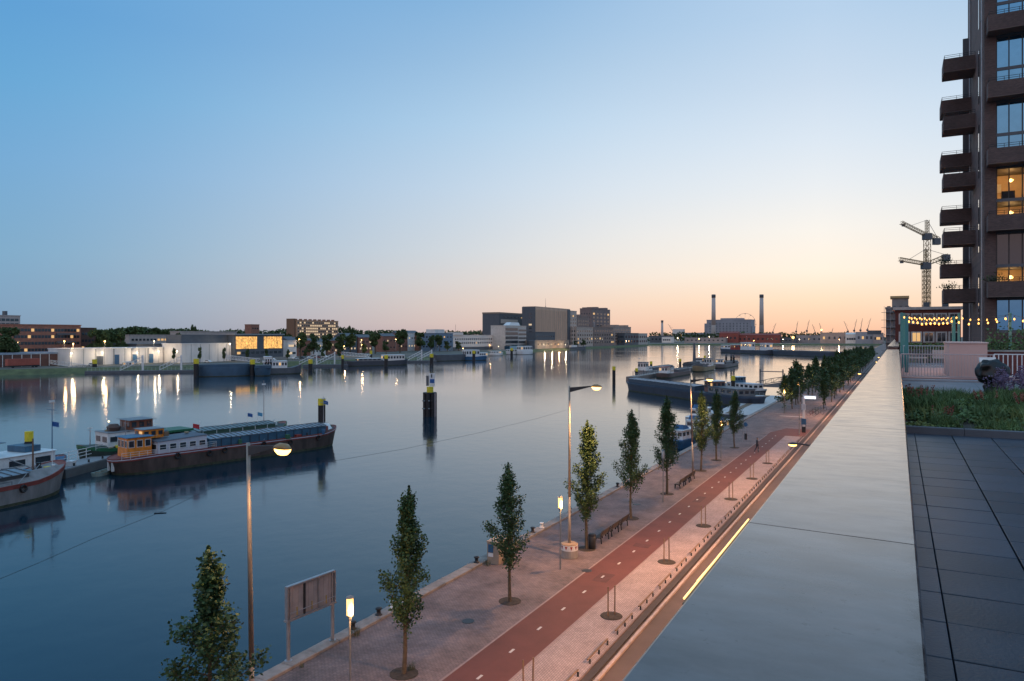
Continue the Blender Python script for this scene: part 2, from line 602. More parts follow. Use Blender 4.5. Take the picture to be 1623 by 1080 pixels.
# kerb: drain strip and light kerb stones
kerb = tag(bpy.data.objects.new('kerb', None), 'pale kerb stones with a dark drain strip along the road', 'kerb', kind='structure')
COL.objects.link(kerb)
ks = MB().cbox(-.08, .08, -.495, .495, 0, 0.13, .012).mesh('kerb_stone', mat('kerb_concrete', (0.36, 0.28, 0.25), 0.8, scale=2))
for k in range(150):
    put('kerb_stone', ks, kerb, (XR, 16 + k, QZ - .11 + R.uniform(-.004, .004)))
MB().box(XR - .08, XR + .08, 165.5, YF, QZ - .11, QZ + .02).build('kerb_run', MATS['kerb_concrete'], kerb)
MB().box(XK + .02, XK + .36, YB, YF, QZ - .1, QZ - .015).build('drain_strip', mat('drain', (0.045, 0.036, 0.034), 0.8, scale=3), kerb)
MB().box(XK - .05, XK + .015, YB, YF, QZ - .1, QZ + .03).build('edge_band', mat('edge_band', (0.17, 0.115, 0.10), 0.8, scale=3), kerb)

# quay wall with coping stones
qw = thing('quay_wall', 'long stone quay wall with worn coping blocks above the water', 'quay wall')
MB().box(XE + .05, XC + .2, YB, YF, -3, QZ - .16).build('wall', M_stone, qw)
cs = [MB().cbox(XE, XC, -.74, .74, QZ - .16, QZ + .13, .03).mesh('coping_stone', M_stone) for _ in range(1)]
for k in range(110):
    o = put('coping_stone', cs[0], qw, (R.uniform(-.012, .012), 15 + 1.5 * k, R.uniform(-.012, .012)))
MB().box(XE, XC, 180, YF, QZ - .16, QZ + .12).build('coping_run', M_stone, qw)
MB().box(XE + .02, XC, YB, 14.2, QZ - .16, QZ + .12).build('coping_run', M_stone, qw)

# ------------------------------------------------------------------ terrace, parapet
PX0, PX1 = -0.605, 0.068
tb = thing('terrace_building', 'brick base block under the roof terrace beside the road', 'building', (0, 0, 0))
MB().box(-0.45, 60, -12, 62, QZ - .1, TZ - .12).build('wall', M_towerx, tb)
slab = struct(MB().box(-0.40, 60, -11.8, 61.8, TZ - .12, TZ - .045).build('terrace_floor', M_grout))
tiles = [MB().cbox(-.293, .293, -.293, .293, -.04, 0, .004).mesh('terrace_tile', M_tile)]
narrow = MB().cbox(-.1025, .1025, -.293, .293, -.04, 0, .004).mesh('terrace_tile', M_tile)
for r in range(-3, 20):
    Y = 3.87 + .6 * r
    if Y > 15.3:
        break
    o = put('terrace_tile', narrow, slab, (.1685, Y, TZ + R.uniform(-.001, .001)))
    for c in range(5):
        o = put('terrace_tile', tiles[0], slab, (.57 + .6 * c, Y, TZ + R.uniform(-.0015, .0015)))
        o.rotation_euler = (R.uniform(-.002, .002), R.uniform(-.002, .002), 0)
struct(MB().box(.06, 40, 25.2, 61, TZ - .04, TZ - .002).build('terrace_paving', mat('pale_terrace_concrete', (0.20, 0.20, 0.215), 0.7, var=.15, scale=.8, bump=.2)))

pw = thing('parapet_wall', 'broad smooth grey parapet running away along the terrace edge', 'parapet')
MB().box(-.5, .0, -10, 58, TZ - .3, PZ - .055).build('wall', mat('parapet_wall', (0.14, 0.13, 0.13), .7, scale=2), pw)
edges = [-6.0]
yj = 3.38
while edges[-1] < 50:
    edges.append(yj if len(edges) == 1 else edges[-1] + 4.12)
sk = -0.075
for y0, y1 in zip(edges[:-1], edges[1:]):
    a, b = y0 + .005, y1 - .005
    # joints run very slightly askew to the edge
    def q(x, y): return (x, y + (PX1 - x) * -sk)
    top = [(PX0, a), (PX1, a), (PX1, b), (PX0, b)]
    rr = []
    for i, z in ((0, PZ - .06), (0, PZ - .008), (.003, PZ - .002), (.009, PZ)):
        rr.append([(PX0 + i, a + (PX1 - PX0) * -sk, z), (PX1 - i, a, z), (PX1 - i, b, z), (PX0 + i, b + (PX1 - PX0) * -sk, z)])
    MB().loft(rr).build('coping_slab', M_coping, pw)
YE = edges[-1]
MB().box(PX0 + .05, PX1 - .05, YE, YE + .6, PZ - .9, PZ + .02).build('end_block', mat('dark_red_brick', (0.14, 0.05, 0.042), .8, scale=4), pw)
pw2 = thing('far_parapet', 'further parapet stretch beyond the dark brick step, tapering to the distance', 'parapet')
MB().box(PX0 + .1, PX1 - .1, YE + .6, 150, QZ - .1, PZ + .10).build('wall', M_towerx, pw2)
MB().cbox(PX0, PX1, YE + .55, 150, PZ + .10, PZ + .19, .01).build('coping_slab', M_coping, pw2)

# light trail of a passing car, added as glowing rods beside the coping
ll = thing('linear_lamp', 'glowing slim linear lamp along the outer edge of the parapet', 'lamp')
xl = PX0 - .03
MB().box(xl - .015, xl + .02, 2.46, 3.72, PZ - .085, PZ - .061).build('housing', M_dark, ll)  # dark bar added under the car light trail
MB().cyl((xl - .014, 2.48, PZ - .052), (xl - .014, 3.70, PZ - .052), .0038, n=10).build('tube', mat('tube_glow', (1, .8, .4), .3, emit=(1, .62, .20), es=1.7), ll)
MB().cyl((xl - .036, 2.75, PZ - .075), (xl - .030, 3.5, PZ - .075), .0015, n=6).build('wire_glow', MATS['tube_glow'], ll)  # second, thinner streak of the car lights

# ------------------------------------------------------------------ trees
def leaf_quad(mb, p, s, rnd):
    n = Vector((rnd.gauss(0, 1), rnd.gauss(0, 1), rnd.gauss(0, 1) + .5)).normalized()
    a = n.orthogonal().normalized()
    a = Matrix.Rotation(rnd.uniform(0, 6.28), 3, n) @ a
    b = n.cross(a)
    p = Vector(p)
    w = s * .36
    mb.add([p - a * s * .5, p + b * w, p + a * s * .55, p - b * w], [(0, 1, 2, 3)])


def cg(rnd, s):
    return max(-1.7 * s, min(1.7 * s, rnd.gauss(0, s)))


def columnar(seed, h=8.0, rad=1.15, start=1.95, nb=38, per=34, ls=0.125):
    rnd = random.Random(seed)
    tr, cr = MB(), MB()
    pts = [(0, 0, 0, .105)]
    x = y = 0
    for k in range(1, 9):
        x += rnd.gauss(0, .035); y += rnd.gauss(0, .035)
        pts.append((x, y, h * .92 * k / 8, .10 * (1 - k / 8.6)))
    rings = []
    for (px, py, pz, r) in pts:
        rings.append([(px + r * math.cos(i * math.pi / 4) * rnd.uniform(.92, 1.08), py + r * math.sin(i * math.pi / 4), pz) for i in range(8)])
    tr.loft(rings)

    def axis(z):
        k = min(7, int(z / (h * .92 / 8)))
        a, b = pts[k], pts[k + 1]
        f = (z - a[2]) / (b[2] - a[2])
        return Vector((a[0] + (b[0] - a[0]) * f, a[1] + (b[1] - a[1]) * f, z))
    az = rnd.uniform(0, 6)
    for i in range(nb):
        t = (i + rnd.random()) / nb
        z0 = start * .85 + t * (h * .93 - start)
        prof = (0.50 + 2.2 * t) if t < .22 else (1.0 - ((t - .22) / .78) ** .82 * .90)
        r = rad * min(1.0, prof) * rnd.choice((.3, .6, .85, 1.0, 1.15, 1.4))
        az += 2.4 + rnd.gauss(0, .4)
        up = rnd.uniform(.75, 1.5) * (.35 + .65 * (1 - t))
        p0 = axis(min(z0, h * .9))
        p2 = p0 + Vector((math.cos(az) * r, math.sin(az) * r, up))
        p1 = p0 * .5 + p2 * .5 + Vector((math.cos(az), math.sin(az), -.5)) * r * .16
        pr = p0
        for s in range(1, 6):
            f = s / 5
            q = p0 * (1 - f) ** 2 + p1 * 2 * f * (1 - f) + p2 * f * f
            tr.cyl(pr, q, .026 * (1.15 - f) + .004, .026 * (1 - f) + .004, n=4, caps=(False, False))
            pr = q
            if f < .25 and r > .5:
                continue
            sg = .105 + .05 * (1 - abs(f - .6))
            for _ in range(int(per * rnd.uniform(.5, 1.35))):
                leaf_quad(cr, (q.x + cg(rnd, sg), q.y + cg(rnd, sg), q.z + cg(rnd, sg * 1.3)), ls * rnd.uniform(.65, 1.25), rnd)
    top = axis(h * .9)
    for _ in range(int(per * 5)):
        f = rnd.random()
        leaf_quad(cr, (top.x + rnd.gauss(0, .10 * (1.15 - f)), top.y + rnd.gauss(0, .10 * (1.15 - f)), h * .86 + f * h * .145), ls * rnd.uniform(.6, 1), rnd)
    for _ in range(30):                     # shoots on the stem
        z = rnd.uniform(1.0, start)
        a = axis(z)
        leaf_quad(cr, (a.x + rnd.gauss(0, .12), a.y + rnd.gauss(0, .12), z), ls * .8, rnd)
    return tr.mesh('trunk', M_bark, recalc=False), cr.mesh('crown', M_leaf, recalc=False)


COLV = [columnar(s, rad=r_, per=p_) for s, r_, p_ in ((1, 1.15, 54), (2, 1.05, 52), (3, 1.12, 46), (4, 1.0, 50), (5, 1.2, 48))]
tree_base = MB().cyl((0, 0, 0), (0, 0, .02), .62, n=14)
M_pit = tree_base.mesh('tree_pit', M_soil)


def quay_tree(label, px, base_dx, h, v, rz, wide=1.0, X=-18.6, Y=None, group='columnar trees along the quay'):
    t = thing('quay_tree', label, 'tree', (X, Y, QZ), rz, group)
    s = h / 8.0
    put('trunk', COLV[v][0], t, sc=(s * wide, s * wide, s))
    put('crown', COLV[v][1], t, sc=(s * wide, s * wide, s))
    put('tree_pit', M_pit, t, (0, 0, .003))
    return t


def y_of(d, X):
    return (d + X * sa) / ca


names = ['dark columnar quay tree cut off by the lower picture edge beside a lamp mast',
         'columnar quay tree standing beside the billboard frame and the lit lantern post',
         'columnar quay tree in front of the beige cabinet on the quay edge',
         'columnar quay tree hugging the street lamp mast with the painted concrete foot',
         'columnar quay tree at the end of the first bench row',
         'fullest columnar quay tree, beside the second bench row',
         'columnar quay tree lit amber by the lamp mast in front of the moored yachts',
         'columnar quay tree beside the lit lantern by the moored yachts',
         'last columnar quay tree before the end of the red cycle path']
spec = [(22.3, 8.0, 4, 0.4, 1.15), (30.95, 8.0, 1, 1.9, 1.05), (39.4, 7.5, 2, 3.0, 1.05), (49.1, 8.7, 3, 0.9, 1.15), (57.3, 8.6, 0, 2.2, .95),
        (66.2, 8.9, 0, 4.4, 1.1), (77.6, 8.6, 2, 5.1, 1.0), (84.2, 8.1, 3, 1.1, 1.1), (93.6, 7.4, 1, 2.9, 1.1)]
for lb, (d, h, v, rz, wd) in zip(names, spec):
    quay_tree(lb, 0, 0, h, v, rz, wd, Y=y_of(d, -18.6))
# smaller shared foliage for the long avenue
FARV = [columnar(s, rad=1.35, nb=34, per=9, ls=0.30) for s in (21, 22, 23)]


def avenue_tree(X, Y, h, k, label):
    t = thing('avenue_tree', label, 'tree', (X, Y, QZ), R.uniform(0, 6), 'trees of the long avenue along the quay')
    s = h / 8.0
    put('trunk', FARV[k % 3][0], t, sc=(s * 1.1, s * 1.1, s))
    put('crown', FARV[k % 3][1], t, sc=(s * 1.35, s * 1.35, s))


ORD = ['first', 'second', 'third', 'fourth', 'fifth', 'sixth', 'seventh', 'eighth', 'ninth', 'tenth', 'eleventh', 'twelfth', 'thirteenth', 'fourteenth', 'fifteenth', 'sixteenth', 'seventeenth', 'eighteenth', 'nineteenth', 'twentieth']
ORD += ['twenty-' + x for x in ORD[:9]] + ['thirtieth'] + ['thirty-' + x for x in ORD[:9]]
k = 0
for (px, py, h) in ((1243, 655, 7.4), (1255, 647, 7.0), (1265, 640, 8.4)):
    x, y, _ = at(px, py, QZ)
    avenue_tree(x, y, h, k, ['slim young tree with open crown by the jetty gangway', 'second slim tree on the square behind the gangway tree', 'slim tree beside the grey pole of the lit stop sign'][k])
    k += 1
for row, X in enumerate((-18.6, -13.0)):
    for j in range(34):
        Y = 152 + 9.6 * j + (3 if row else 0)
        if row and j < 0:
            continue
        avenue_tree(X + R.uniform(-.4, .4), Y + R.uniform(-1, 1), R.uniform(7.6, 9.6), j + row, 'avenue tree in the %s row, %s from its near end' % (('waterside', 'road side')[row], ORD[j]))

# ------------------------------------------------------------------ quay furniture
# post-top lanterns
lantern_post = MB().cyl((0, 0, 0), (0, 0, .9), .055, n=10).cyl((0, 0, .9), (0, 0, 3.72), .038, n=10).mesh('post', M_grey)
lantern_glass = MB().lathe([(.085, 3.74), (.13, 3.80), (.13, 4.42), (.10, 4.45)], 14).mesh('glass', M_lantern, True)
lantern_cap = MB().lathe([(.15, 4.44), (.15, 4.475), (.06, 4.53), (.01, 4.55)], 14).mesh('cap', M_grey)
lantern_collar = MB().lathe([(.06, 3.62), (.10, 3.74), (.14, 3.78), (.14, 3.80)], 14).mesh('collar', M_grey)
lantern_off = MB().lathe([(.085, 3.74), (.13, 3.80), (.13, 4.42), (.10, 4.45)], 14).mesh('glass', mat('frosted_glass', (.45, .45, .44), .3), True)


def lantern(label, x, y, lit=True, e=150):
    t = thing('lantern_post', label, 'street lamp', (x, y, QZ), 0, 'lantern posts on the quay')
    put('post', lantern_post, t)
    put('collar', lantern_collar, t)
    put('glass', lantern_glass if lit else lantern_off, t)
    put('cap', lantern_cap, t)
    if lit:
        lamp('lantern_light', 'POINT', t, (.24, -.12, 3.95), WARM, e, .07)


XL = -18.4
lantern('lit lantern post between the billboard frame and a quay tree, lowest in view', XL, y_of(27.6, XL))
lantern('lit lantern post in front of the concrete foot of the tall mast', XL, y_of(44.8, XL))
lantern('unlit grey lantern post between two quay trees past the benches', XL + .4, y_of(63.2, XL), False)
lantern('lit lantern post in front of the moored yachts', XL, y_of(85.5, XL))
for i, (px, py) in enumerate(((1243, 656), (1262, 640), (1280, 627))):
    x, y, _ = at(px, py, QZ)
    lantern(['lit lantern by the jetty gangway on the square', 'lit lantern in the middle of the square trees', 'lit lantern at the start of the dense avenue'][i], x, y)
for i, (px, py) in enumerate(((1305, 613), (1322, 594), (1330, 582), (1351, 572))):
    x, y, _ = at(px, py, QZ)
    lantern('small lit lantern glowing between the avenue trees, %s along' % ORD[i], x, y, True, 150)

# tall masts with outreach arm
def mast(label, X, d, h, lean=0.0, block=True, on=True, arm=1.7, e=4200):
    Y = y_of(d, X)
    t = thing('lamp_mast', label, 'street lamp', (X, Y, QZ), 0, 'tall lamp masts along the quay')
    MB().cyl((0, 0, .0), (-lean * .3, 0, h * .35), .10, .085, n=12).cyl((-lean * .3, 0, h * .35), (-lean, 0, h), .085, .06, n=12).build('mast', mat('mast_paint', (.30, .26, .22), .5, .3, scale=3), t, True)
    ax, ay = arm * .97, -arm * .25
    MB().loft([[(-lean, -.03, h - .42), (-lean, .03, h - .42), (-lean, .03, h - .1), (-lean, -.03, h - .1)],
               [(-lean + ax, ay - .03, h + .02), (-lean + ax, ay + .03, h + .02), (-lean + ax, ay + .03, h + .09), (-lean + ax, ay - .03, h + .09)]]).build('arm', M_dark, t)
    hd = MB()
    rings = []
    for f, w, zz in ((0, .05, .02), (.12, .12, .07), (.35, .20, .16), (.65, .20, .17), (.9, .13, .09), (1, .03, .02)):
        c = Vector((-lean + ax, ay, h + .04)) + Vector((.97, -.25, 0)) * f * .85
        rings.append([(c.x - .25 * w * s_ * 1, c.y - w * s_, c.z + zt_) for s_, zt_ in ((-1, 0), (-.7, zz * .75), (0, zz), (.7, zz * .75), (1, 0))])
    hd.loft(rings)
    hd.build('lamp_head', mat('lamp_shell', (.30, .17, .06), .45, scale=3), t, True)
    c = Vector((-lean + ax, ay, h + .02)) + Vector((.97, -.25, 0)) * .45
    lens = MB().lathe([(.02, -.20), (.12, -.17), (.19, -.07), (.21, .02)], 14)
    lens.v = [(x * 1.55, y * .85, z) for x, y, z in lens.v]
    lens.build('lens', M_bulb, t, True, tuple(c))
    if on:
        lamp('mast_light', 'SPOT', t, (c.x, c.y, c.z - .34), WARM, e * .8, .10, math.radians(150))
    if block:
        cb = thing('concrete_foot', 'round concrete block with red and white painted band at the mast foot', 'concrete block', (X, Y, QZ))
        MB().lathe([(.52, 0), (.54, .05), (.54, .50), (.52, .52)], 20).build('drum', M_conc, cb)
        MB().lathe([(.55, .50), (.555, .52), (.555, .84), (.53, .86)], 20).build('white_band', M_white, cb)
        MB().lathe([(.56, .855), (.56, .90), (.3, .93), (.12, .93)], 20).build('top_ring', mat('tan_plate', (.35, .24, .15), .7), cb)
        for i in range(10):
            a = 2 * math.pi * i / 10
            MB().prism_y([(-.09, .80), (.09, .80), (.0, .56)], -.562, -.545).build('red_pennant', M_red, cb, rz=a)


mast('tall lamp mast lowest in view, glowing orange in front of the barge', -18.6, 23.7, 10.9, .22, False, e=900)
mast('tall lamp mast on the painted concrete foot beside a quay tree', -18.9, 47.3, 11.15, 0)
mast('tall lamp mast glowing in front of the dark blue barge', -18.6, 74.6, 10.0, .25, False)

# street lamps of the road, on the building side
def road_lamp(label, Y, X=-6.0, zl=8.0, e=9500, lit=True):
    t = thing('road_lamp', label, 'street lamp', (-2.6, Y, QZ - .1), 0, 'road lamps on the building side')
    xx = X + 2.6
    MB().cyl((0, 0, 0), (0, 0, zl - .3), .09, .06, n=10).build('post', M_grey, t)
    MB().cyl((0, 0, zl - .3), (xx + .5, 0, zl + .05), .05, .04, n=8).build('arm', M_dark, t)
    MB().lathe([(.05, .10), (.26, .05), (.30, .0), (.26, -.02)], 14).build('lamp_head', M_dark, t, True, (xx + .3, 0, zl))
    MB().lathe([(.24, 0), (.22, -.08), (.08, -.12)], 14).build('lens', M_bulb, t, True, (xx + .3, 0, zl - .025))
    lamp('road_light', 'SPOT', t, (xx + .3, 0, zl - .2), (1, .51, .27), e, .12, math.radians(165))


RL = [(6.6, -6.0, 'over the roadway below the eye'), (26, -4.1, 'hidden under the parapet edge by the first joint'), (46.6, -5.9, 'peeping over the parapet edge before the path end'), (68, -4.1, 'hidden behind the parapet abreast of the benches'),
      (90, -4.1, 'hidden behind the parapet abreast of the last trees'), (115, -4.1, 'hidden behind the parapet abreast of the square'), (140, -6.2, 'glowing between avenue and parapet'), (170, -4.3, 'hidden behind the parapet at the avenue start'), (205, -5, 'far along the avenue'), (250, -5.5, 'farthest along the avenue')]
for Y, X, w in RL:
    road_lamp('road lamp on an arm, ' + w, Y, X)

# stakes of young trees in round pits
pit = MB().lathe([(.58, .012), (.56, .03), (.40, .05), (.01, .045)], 18).mesh('pit', M_soil)
stake = MB().cyl((0, 0, 0), (0, 0, 1.55), .038, .034, n=7).mesh('stake', M_wood)
lbs = ['pair of wooden tree stakes cut off by the lower picture edge', 'pair of wooden tree stakes in the first complete soil pit', 'second complete pair of wooden tree stakes along the path', 'third complete pair of wooden tree stakes along the path',
       'fourth complete pair of wooden tree stakes along the path', 'fifth complete pair of wooden tree stakes along the path', 'last pair of wooden tree stakes before the path end']
for lb, d in zip(lbs, (28.9, 37.3, 46.2, 55.0, 64.0, 73.2, 82.0)):
    t = thing('tree_stakes', lb, 'tree stakes', (-13.0, y_of(d, -13.0), QZ + .006), 0, 'paired stakes on the pale pavement')
    put('soil_pit', pit, t)
    o = put('stake', stake, t, (-.12, -.17, 0)); o.rotation_euler = (R.uniform(-.02, .02), R.uniform(-.02, .02), 0)
    o = put('stake', stake, t, (.12, .17, 0)); o.rotation_euler = (R.uniform(-.02, .02), R.uniform(-.02, .02), 0)

# low rails at the edge of the pavement
rail = MB().box(-.035, .035, -1.25, 1.25, .20, .255).mesh('rail', M_wood)
rpost = MB().box(-.035, .035, -.035, .035, 0, .20).mesh('post', M_dark)
for k in range(26):
    Y = 20.2 + 3.55 * k
    t = thing('low_rail', 'low wooden rail by the kerb, %s counted from the lower picture edge' % ORD[k], 'rail', (XK - .25, Y, QZ), 0, 'low wooden rails along the kerb')
    put('rail', rail, t)
    for dy in (-1.1, 0, 1.1):
        put('post', rpost, t, (.06, dy, 0))

# benches
# lids, patches and lines on the ground
lid = MB().cyl((0, 0, 0), (0, 0, .012), .32, n=18).mesh('manhole_cover', M_dark)
for px, py, lb in ((742, 985, 'iron manhole cover on the quay paving before the third tree'), (1010, 800, 'iron manhole cover on the quay paving past the fifth tree'), (1236, 668, 'iron manhole cover on the square'), (930, 905, 'iron manhole cover beside the cycle path')):
    x, y, _ = at(px, py, QZ)
    tag(put('manhole_cover', lid, None, (x, y, QZ + .008)), lb, 'manhole cover', 'manhole covers on the quay')
for (px, py, w_, l_, lb) in ((1248, 660, 2.6, .25, 'worn white line on the square'), (1268, 661, 1.6, .25, 'short worn white line next to the stop column')):
    x, y, _ = at(px, py, QZ)
    struct(MB().box(x - w_ / 2, x + w_ / 2, y - l_, y + l_, QZ + .002, QZ + .006).build('white_line', M_mark))
for (px, py, w_, l_) in ((890, 905, .9, 1.6), (1090, 790, .7, 2.4), (980, 860, 1.1, .8)):
    x, y, _ = at(px, py, QZ)
    put('asphalt_patch', MB().box(-w_ / 2, w_ / 2, -l_ / 2, l_ / 2, 0, .003).mesh('asphalt_patch', mat('patch_asphalt', (.105, .04, .034), .85, var=.2, scale=3, bump=.4, bscale=50)), path, (-15.3 - w_ * .2, y, QZ + .0125))
M_bench = mat('bench_wood', (.065, .05, .042), .7, scale=4)


def bench(label, X, Y, rz=0):
    t = thing('bench', label, 'bench', (X, Y, QZ), rz, 'slatted benches on the quay')
    for i in range(4):
        MB().cbox(-.42 + .11 * i, -.33 + .11 * i, -.9, .9, .42, .455, .008).build('seat_slat', M_bench, t)
    for i in range(3):
        MB().box(.06 + .05 * i, .10 + .05 * i, -.9, .9, .56 + .13 * i, .66 + .13 * i).build('back_slat', M_bench, t)
    for y in (-.7, .7):
        MB().prism_y([(-.42, 0), (-.36, 0), (-.28, .36), (.02, .36), (.06, .0), (.13, 0), (.08, .42), (.24, .95), (.19, .95), (.03, .42), (-.42, .42)], y - .03, y + .03).build('leg', M_dark, t)


o1 = ['bench closest to the litter bin', 'second bench from the litter bin', 'bench at the tree end of the first row']
for i in range(3):
    bench(o1[i], -18.2, y_of(50.9, -18.2) + 2.05 * i)
o2 = ['first bench of the second row past the unlit lantern', 'middle bench of the second row', 'bench of the second row by the amber lit mast']
for i in range(3):
    bench(o2[i], -18.2, y_of(69.0, -18.2) + 2.05 * i)
x, y, _ = at(938.5, 870, QZ)
t = thing('litter_bin', 'dark cylindrical litter bin at the end of the bench row', 'bin', (x, y, QZ))
MB().lathe([(.20, 0), (.24, .03), (.26, .9), (.22, .93)], 16).build('barrel', M_dark, t, True)
MB().lathe([(.27, .90), (.28, .95), (.2, 1.02), (.08, 1.03)], 16).build('lid', M_black, t, True)

# billboard frame seen from behind
x1, y1, _ = at(457, 1052, QZ); x2, y2, _ = at(527, 1019, QZ)
rz = math.atan2(y2 - y1, x2 - x1)
Lb = math.hypot(x2 - x1, y2 - y1)
t = thing('billboard', 'big grey sign board on two posts at the quay edge, seen from behind', 'sign', (x1, y1, QZ), rz)
for X in (0, Lb):
    MB().cyl((X, 0, 0), (X, 0, 1.88), .085, n=12).build('post', M_galv, t)
    MB().lathe([(.17, 0), (.17, .03), (.1, .05)], 12, (X, 0, .12)).build('foot_plate', M_galv, t)
MB().box(-.16, Lb + .16, -.12, .12, 1.85, 1.93).build('bottom_rail', M_galv, t)
MB().box(-.12, Lb + .12, -.09, .09, 3.32, 3.40).build('top_rail', M_galv, t)
for X in (-.12, Lb + .06):
    MB().box(X, X + .07, -.09, .09, 1.93, 3.32).build('side_rail', M_galv, t)
npan = 9
for i in range(npan):
    a = -.05 + (Lb + .1) * i / npan
    MB().box(a + .006, a + (Lb + .1) / npan - .006, .0, .03, 1.93, 3.32).build('panel', mat('board_back', (.42, .38, .37), .55, .3, scale=2), t)
for i in range(4):
    a = .05 + (Lb - .1) * i / 3
    MB().box(a - .04, a + .04, -.07, -.005, 1.93, 3.32).build('upright', M_dark if i == 1 else M_galv, t)
MB().cyl((-.05, -.16, 2.22), (Lb + .05, -.16, 2.22), .02, n=6).build('cross_bar', M_galv, t)
for i in range(3):
    MB().cyl((.35 + i * .85, -.16, 2.05), (.35 + i * .85, -.16, 2.42), .025, n=6).build('bracket', mat('ochre_bracket', (.5, .33, .06), .6), t)

# cabinet, bollards on the quay edge
x, y, _ = at(781, 893, QZ)
t = thing('quay_cabinet', 'beige concrete cabinet on the quay edge with blue notice on its end', 'cabinet', (x + .1, y + .8, QZ), 0)
MB().cbox(-.42, .42, -.95, .95, 0, 1.35, .03).build('body', mat('beige_concrete', (.33, .26, .20), .8, scale=2), t)
MB().cbox(-.46, .46, -1.0, 1.0, 1.35, 1.43, .02).build('lid', mat('beige_concrete'  , (0, 0, 0)), t)
MB().box(-.34, .02, -.975, -.95, .72, 1.22).build('blue_notice', M_blue, t)
MB().box(-.34, .02, -.975, -.95, .45, .68).build('white_notice', M_white, t)
bol = MB().lathe([(.22, 0), (.22, .04), (.13, .08), (.12, .30), (.20, .36), (.20, .42), (.12, .46), (.02, .47)], 14)
bm_d = bol.mesh('bollard', M_black, True); bm_w = bol.mesh('bollard', M_white, True)
for (px, py, w, lb) in ((576, 1001, 0, 'black mooring bollard beside the billboard frame'), (616, 962, 1, 'white mooring bollard beside the tree near the billboard'), (600, 975, 0, 'black mooring bollard just short of the white one'),
                        (745, 890, 0, 'black mooring bollard before the beige cabinet'), (870, 838, 1, 'white mooring bollard behind the lit lantern post'), (852, 845, 0, 'black mooring bollard left of the white one by the lantern'),
                        (900, 812, 0, 'black mooring bollard behind the mast'), (962, 770, 0, 'black mooring bollard beyond the fifth tree'), (1036, 735, 0, 'black mooring bollard by the fullest tree')):
    x, y, _ = at(px, py, QZ + .13)
    o = put('mooring_bollard', bm_w if w else bm_d, None, (-23.45, y, QZ + .13), 0, .85)
    tag(o, lb, 'bollard', 'bollards on the quay edge')

# weeds against coping and tree feet
def tuft_mesh(seed, n, h, spread, m, name='blades'):
    rnd = random.Random(seed)
    mb = MB()
    for _ in range(n):
        a = rnd.uniform(0, 6.28); r = spread * rnd.random()
        x, y = math.cos(a) * r, math.sin(a) * r
        l = h * rnd.uniform(.5, 1.1); w = .0035 + .006 * h
        dx, dy = rnd.gauss(0, .25) * l, rnd.gauss(0, .25) * l
        b = rnd.uniform(0, 3.14)
        ux, uy = math.cos(b) * w, math.sin(b) * w
        mb.add([(x - ux, y - uy, 0), (x + ux, y + uy, 0), (x + dx * .4 + ux * .8, y + dy * .4 + uy * .8, l * .6), (x + dx * .4 - ux * .8, y + dy * .4 - uy * .8, l * .6), (x + dx, y + dy, l)],
               [(0, 1, 2, 3), (3, 2, 4)])
    return mb.mesh(name, m, recalc=False)


M_weed = mat('weed', (.06, .075, .025), .8, var=.4, scale=5)
wm = tuft_mesh(5, 40, .4, .16, M_weed)
for i, (px, py, s) in enumerate(((563, 1008, 1.4), (527, 1022, .8), (478, 1058, .7), (653, 1062, 1.1), (772, 897, 1.3), (800, 893, 1.0), (640, 975, .6))):
    x, y, _ = at(px, py, QZ)
    o = put('weed_tuft', wm, None, (x, y, QZ), R.uniform(0, 6), s)
    tag(o, ['tall weed tuft growing behind the lantern near the billboard', 'weed tuft at the far post of the billboard', 'low weed tuft at the near post of the billboard', 'weed tuft at the foot of the second tree',
            'weed tuft at the near end of the beige cabinet', 'weed tuft at the far end of the beige cabinet', 'tiny weed tuft by the white bollard'][i], 'weed', 'weeds on the quay')

# stop sign column with lit top, poles, bicycles, pedestrian
x, y, _ = at(1274, 686, QZ)
t = thing('stop_sign', 'white stop column with lit sign box and blue panel on the square', 'sign', (x, y, QZ), 0)
MB().box(-.16, .16, -.12, .12, 0, 5.3).build('column', M_white, t)
MB().cbox(-.1, 1.7, -.16, .16, 5.0, 5.55, .03).build('sign_box', M_white, t)
MB().box(.12, 1.66, -.18, -.165, 5.12, 5.45).build('lit_panel', mat('cool_glow', (.8, .9, 1), .4, emit=(.75, .88, 1), es=1.6), t)
MB().box(-.34, .34, -.16, -.125, 1.2, 2.1).build('blue_panel', M_blue, t)
MB().box(-.30, .30, -.15, -.125, 3.4, 4.3).build('route_panel', mat('pale_panel', (.5, .55, .6), .5), t)
MB().box(-.26, .26, -.2, .2, 0, .9).build('base', M_dark, t)
x, y, _ = at(1267, 690, QZ)
t = thing('sign_pole', 'plain grey pole just before the lit stop column', 'pole', (x, y, QZ))
MB().cyl((0, 0, 0), (0, 0, 7.6), .07, .05, n=10).build('shaft', M_grey, t)
MB().lathe([(.07, 7.6), (.09, 7.64), (.03, 7.72)], 10).build('cap', M_dark, t)
for i, (px, py) in enumerate(((1177, 700), (1182, 697))):
    x, y, _ = at(px, py, QZ)
    t = thing('path_sign', ['round traffic sign on a thin post by the last tree', 'thin post with small plate and box by the last tree'][i], 'sign', (x, y, QZ), -.3)
    MB().cyl((0, 0, 0), (0, 0, 2.4), .03, n=8).build('post', M_galv, t)
    MB().cyl((0, -.05, 2.1), (0, -.035, 2.1), .3, n=16).build('plate', M_grey if i == 0 else M_blue, t)
    if i:
        MB().box(-.14, .14, -.12, .12, 0, .85).build('box', M_dark, t)


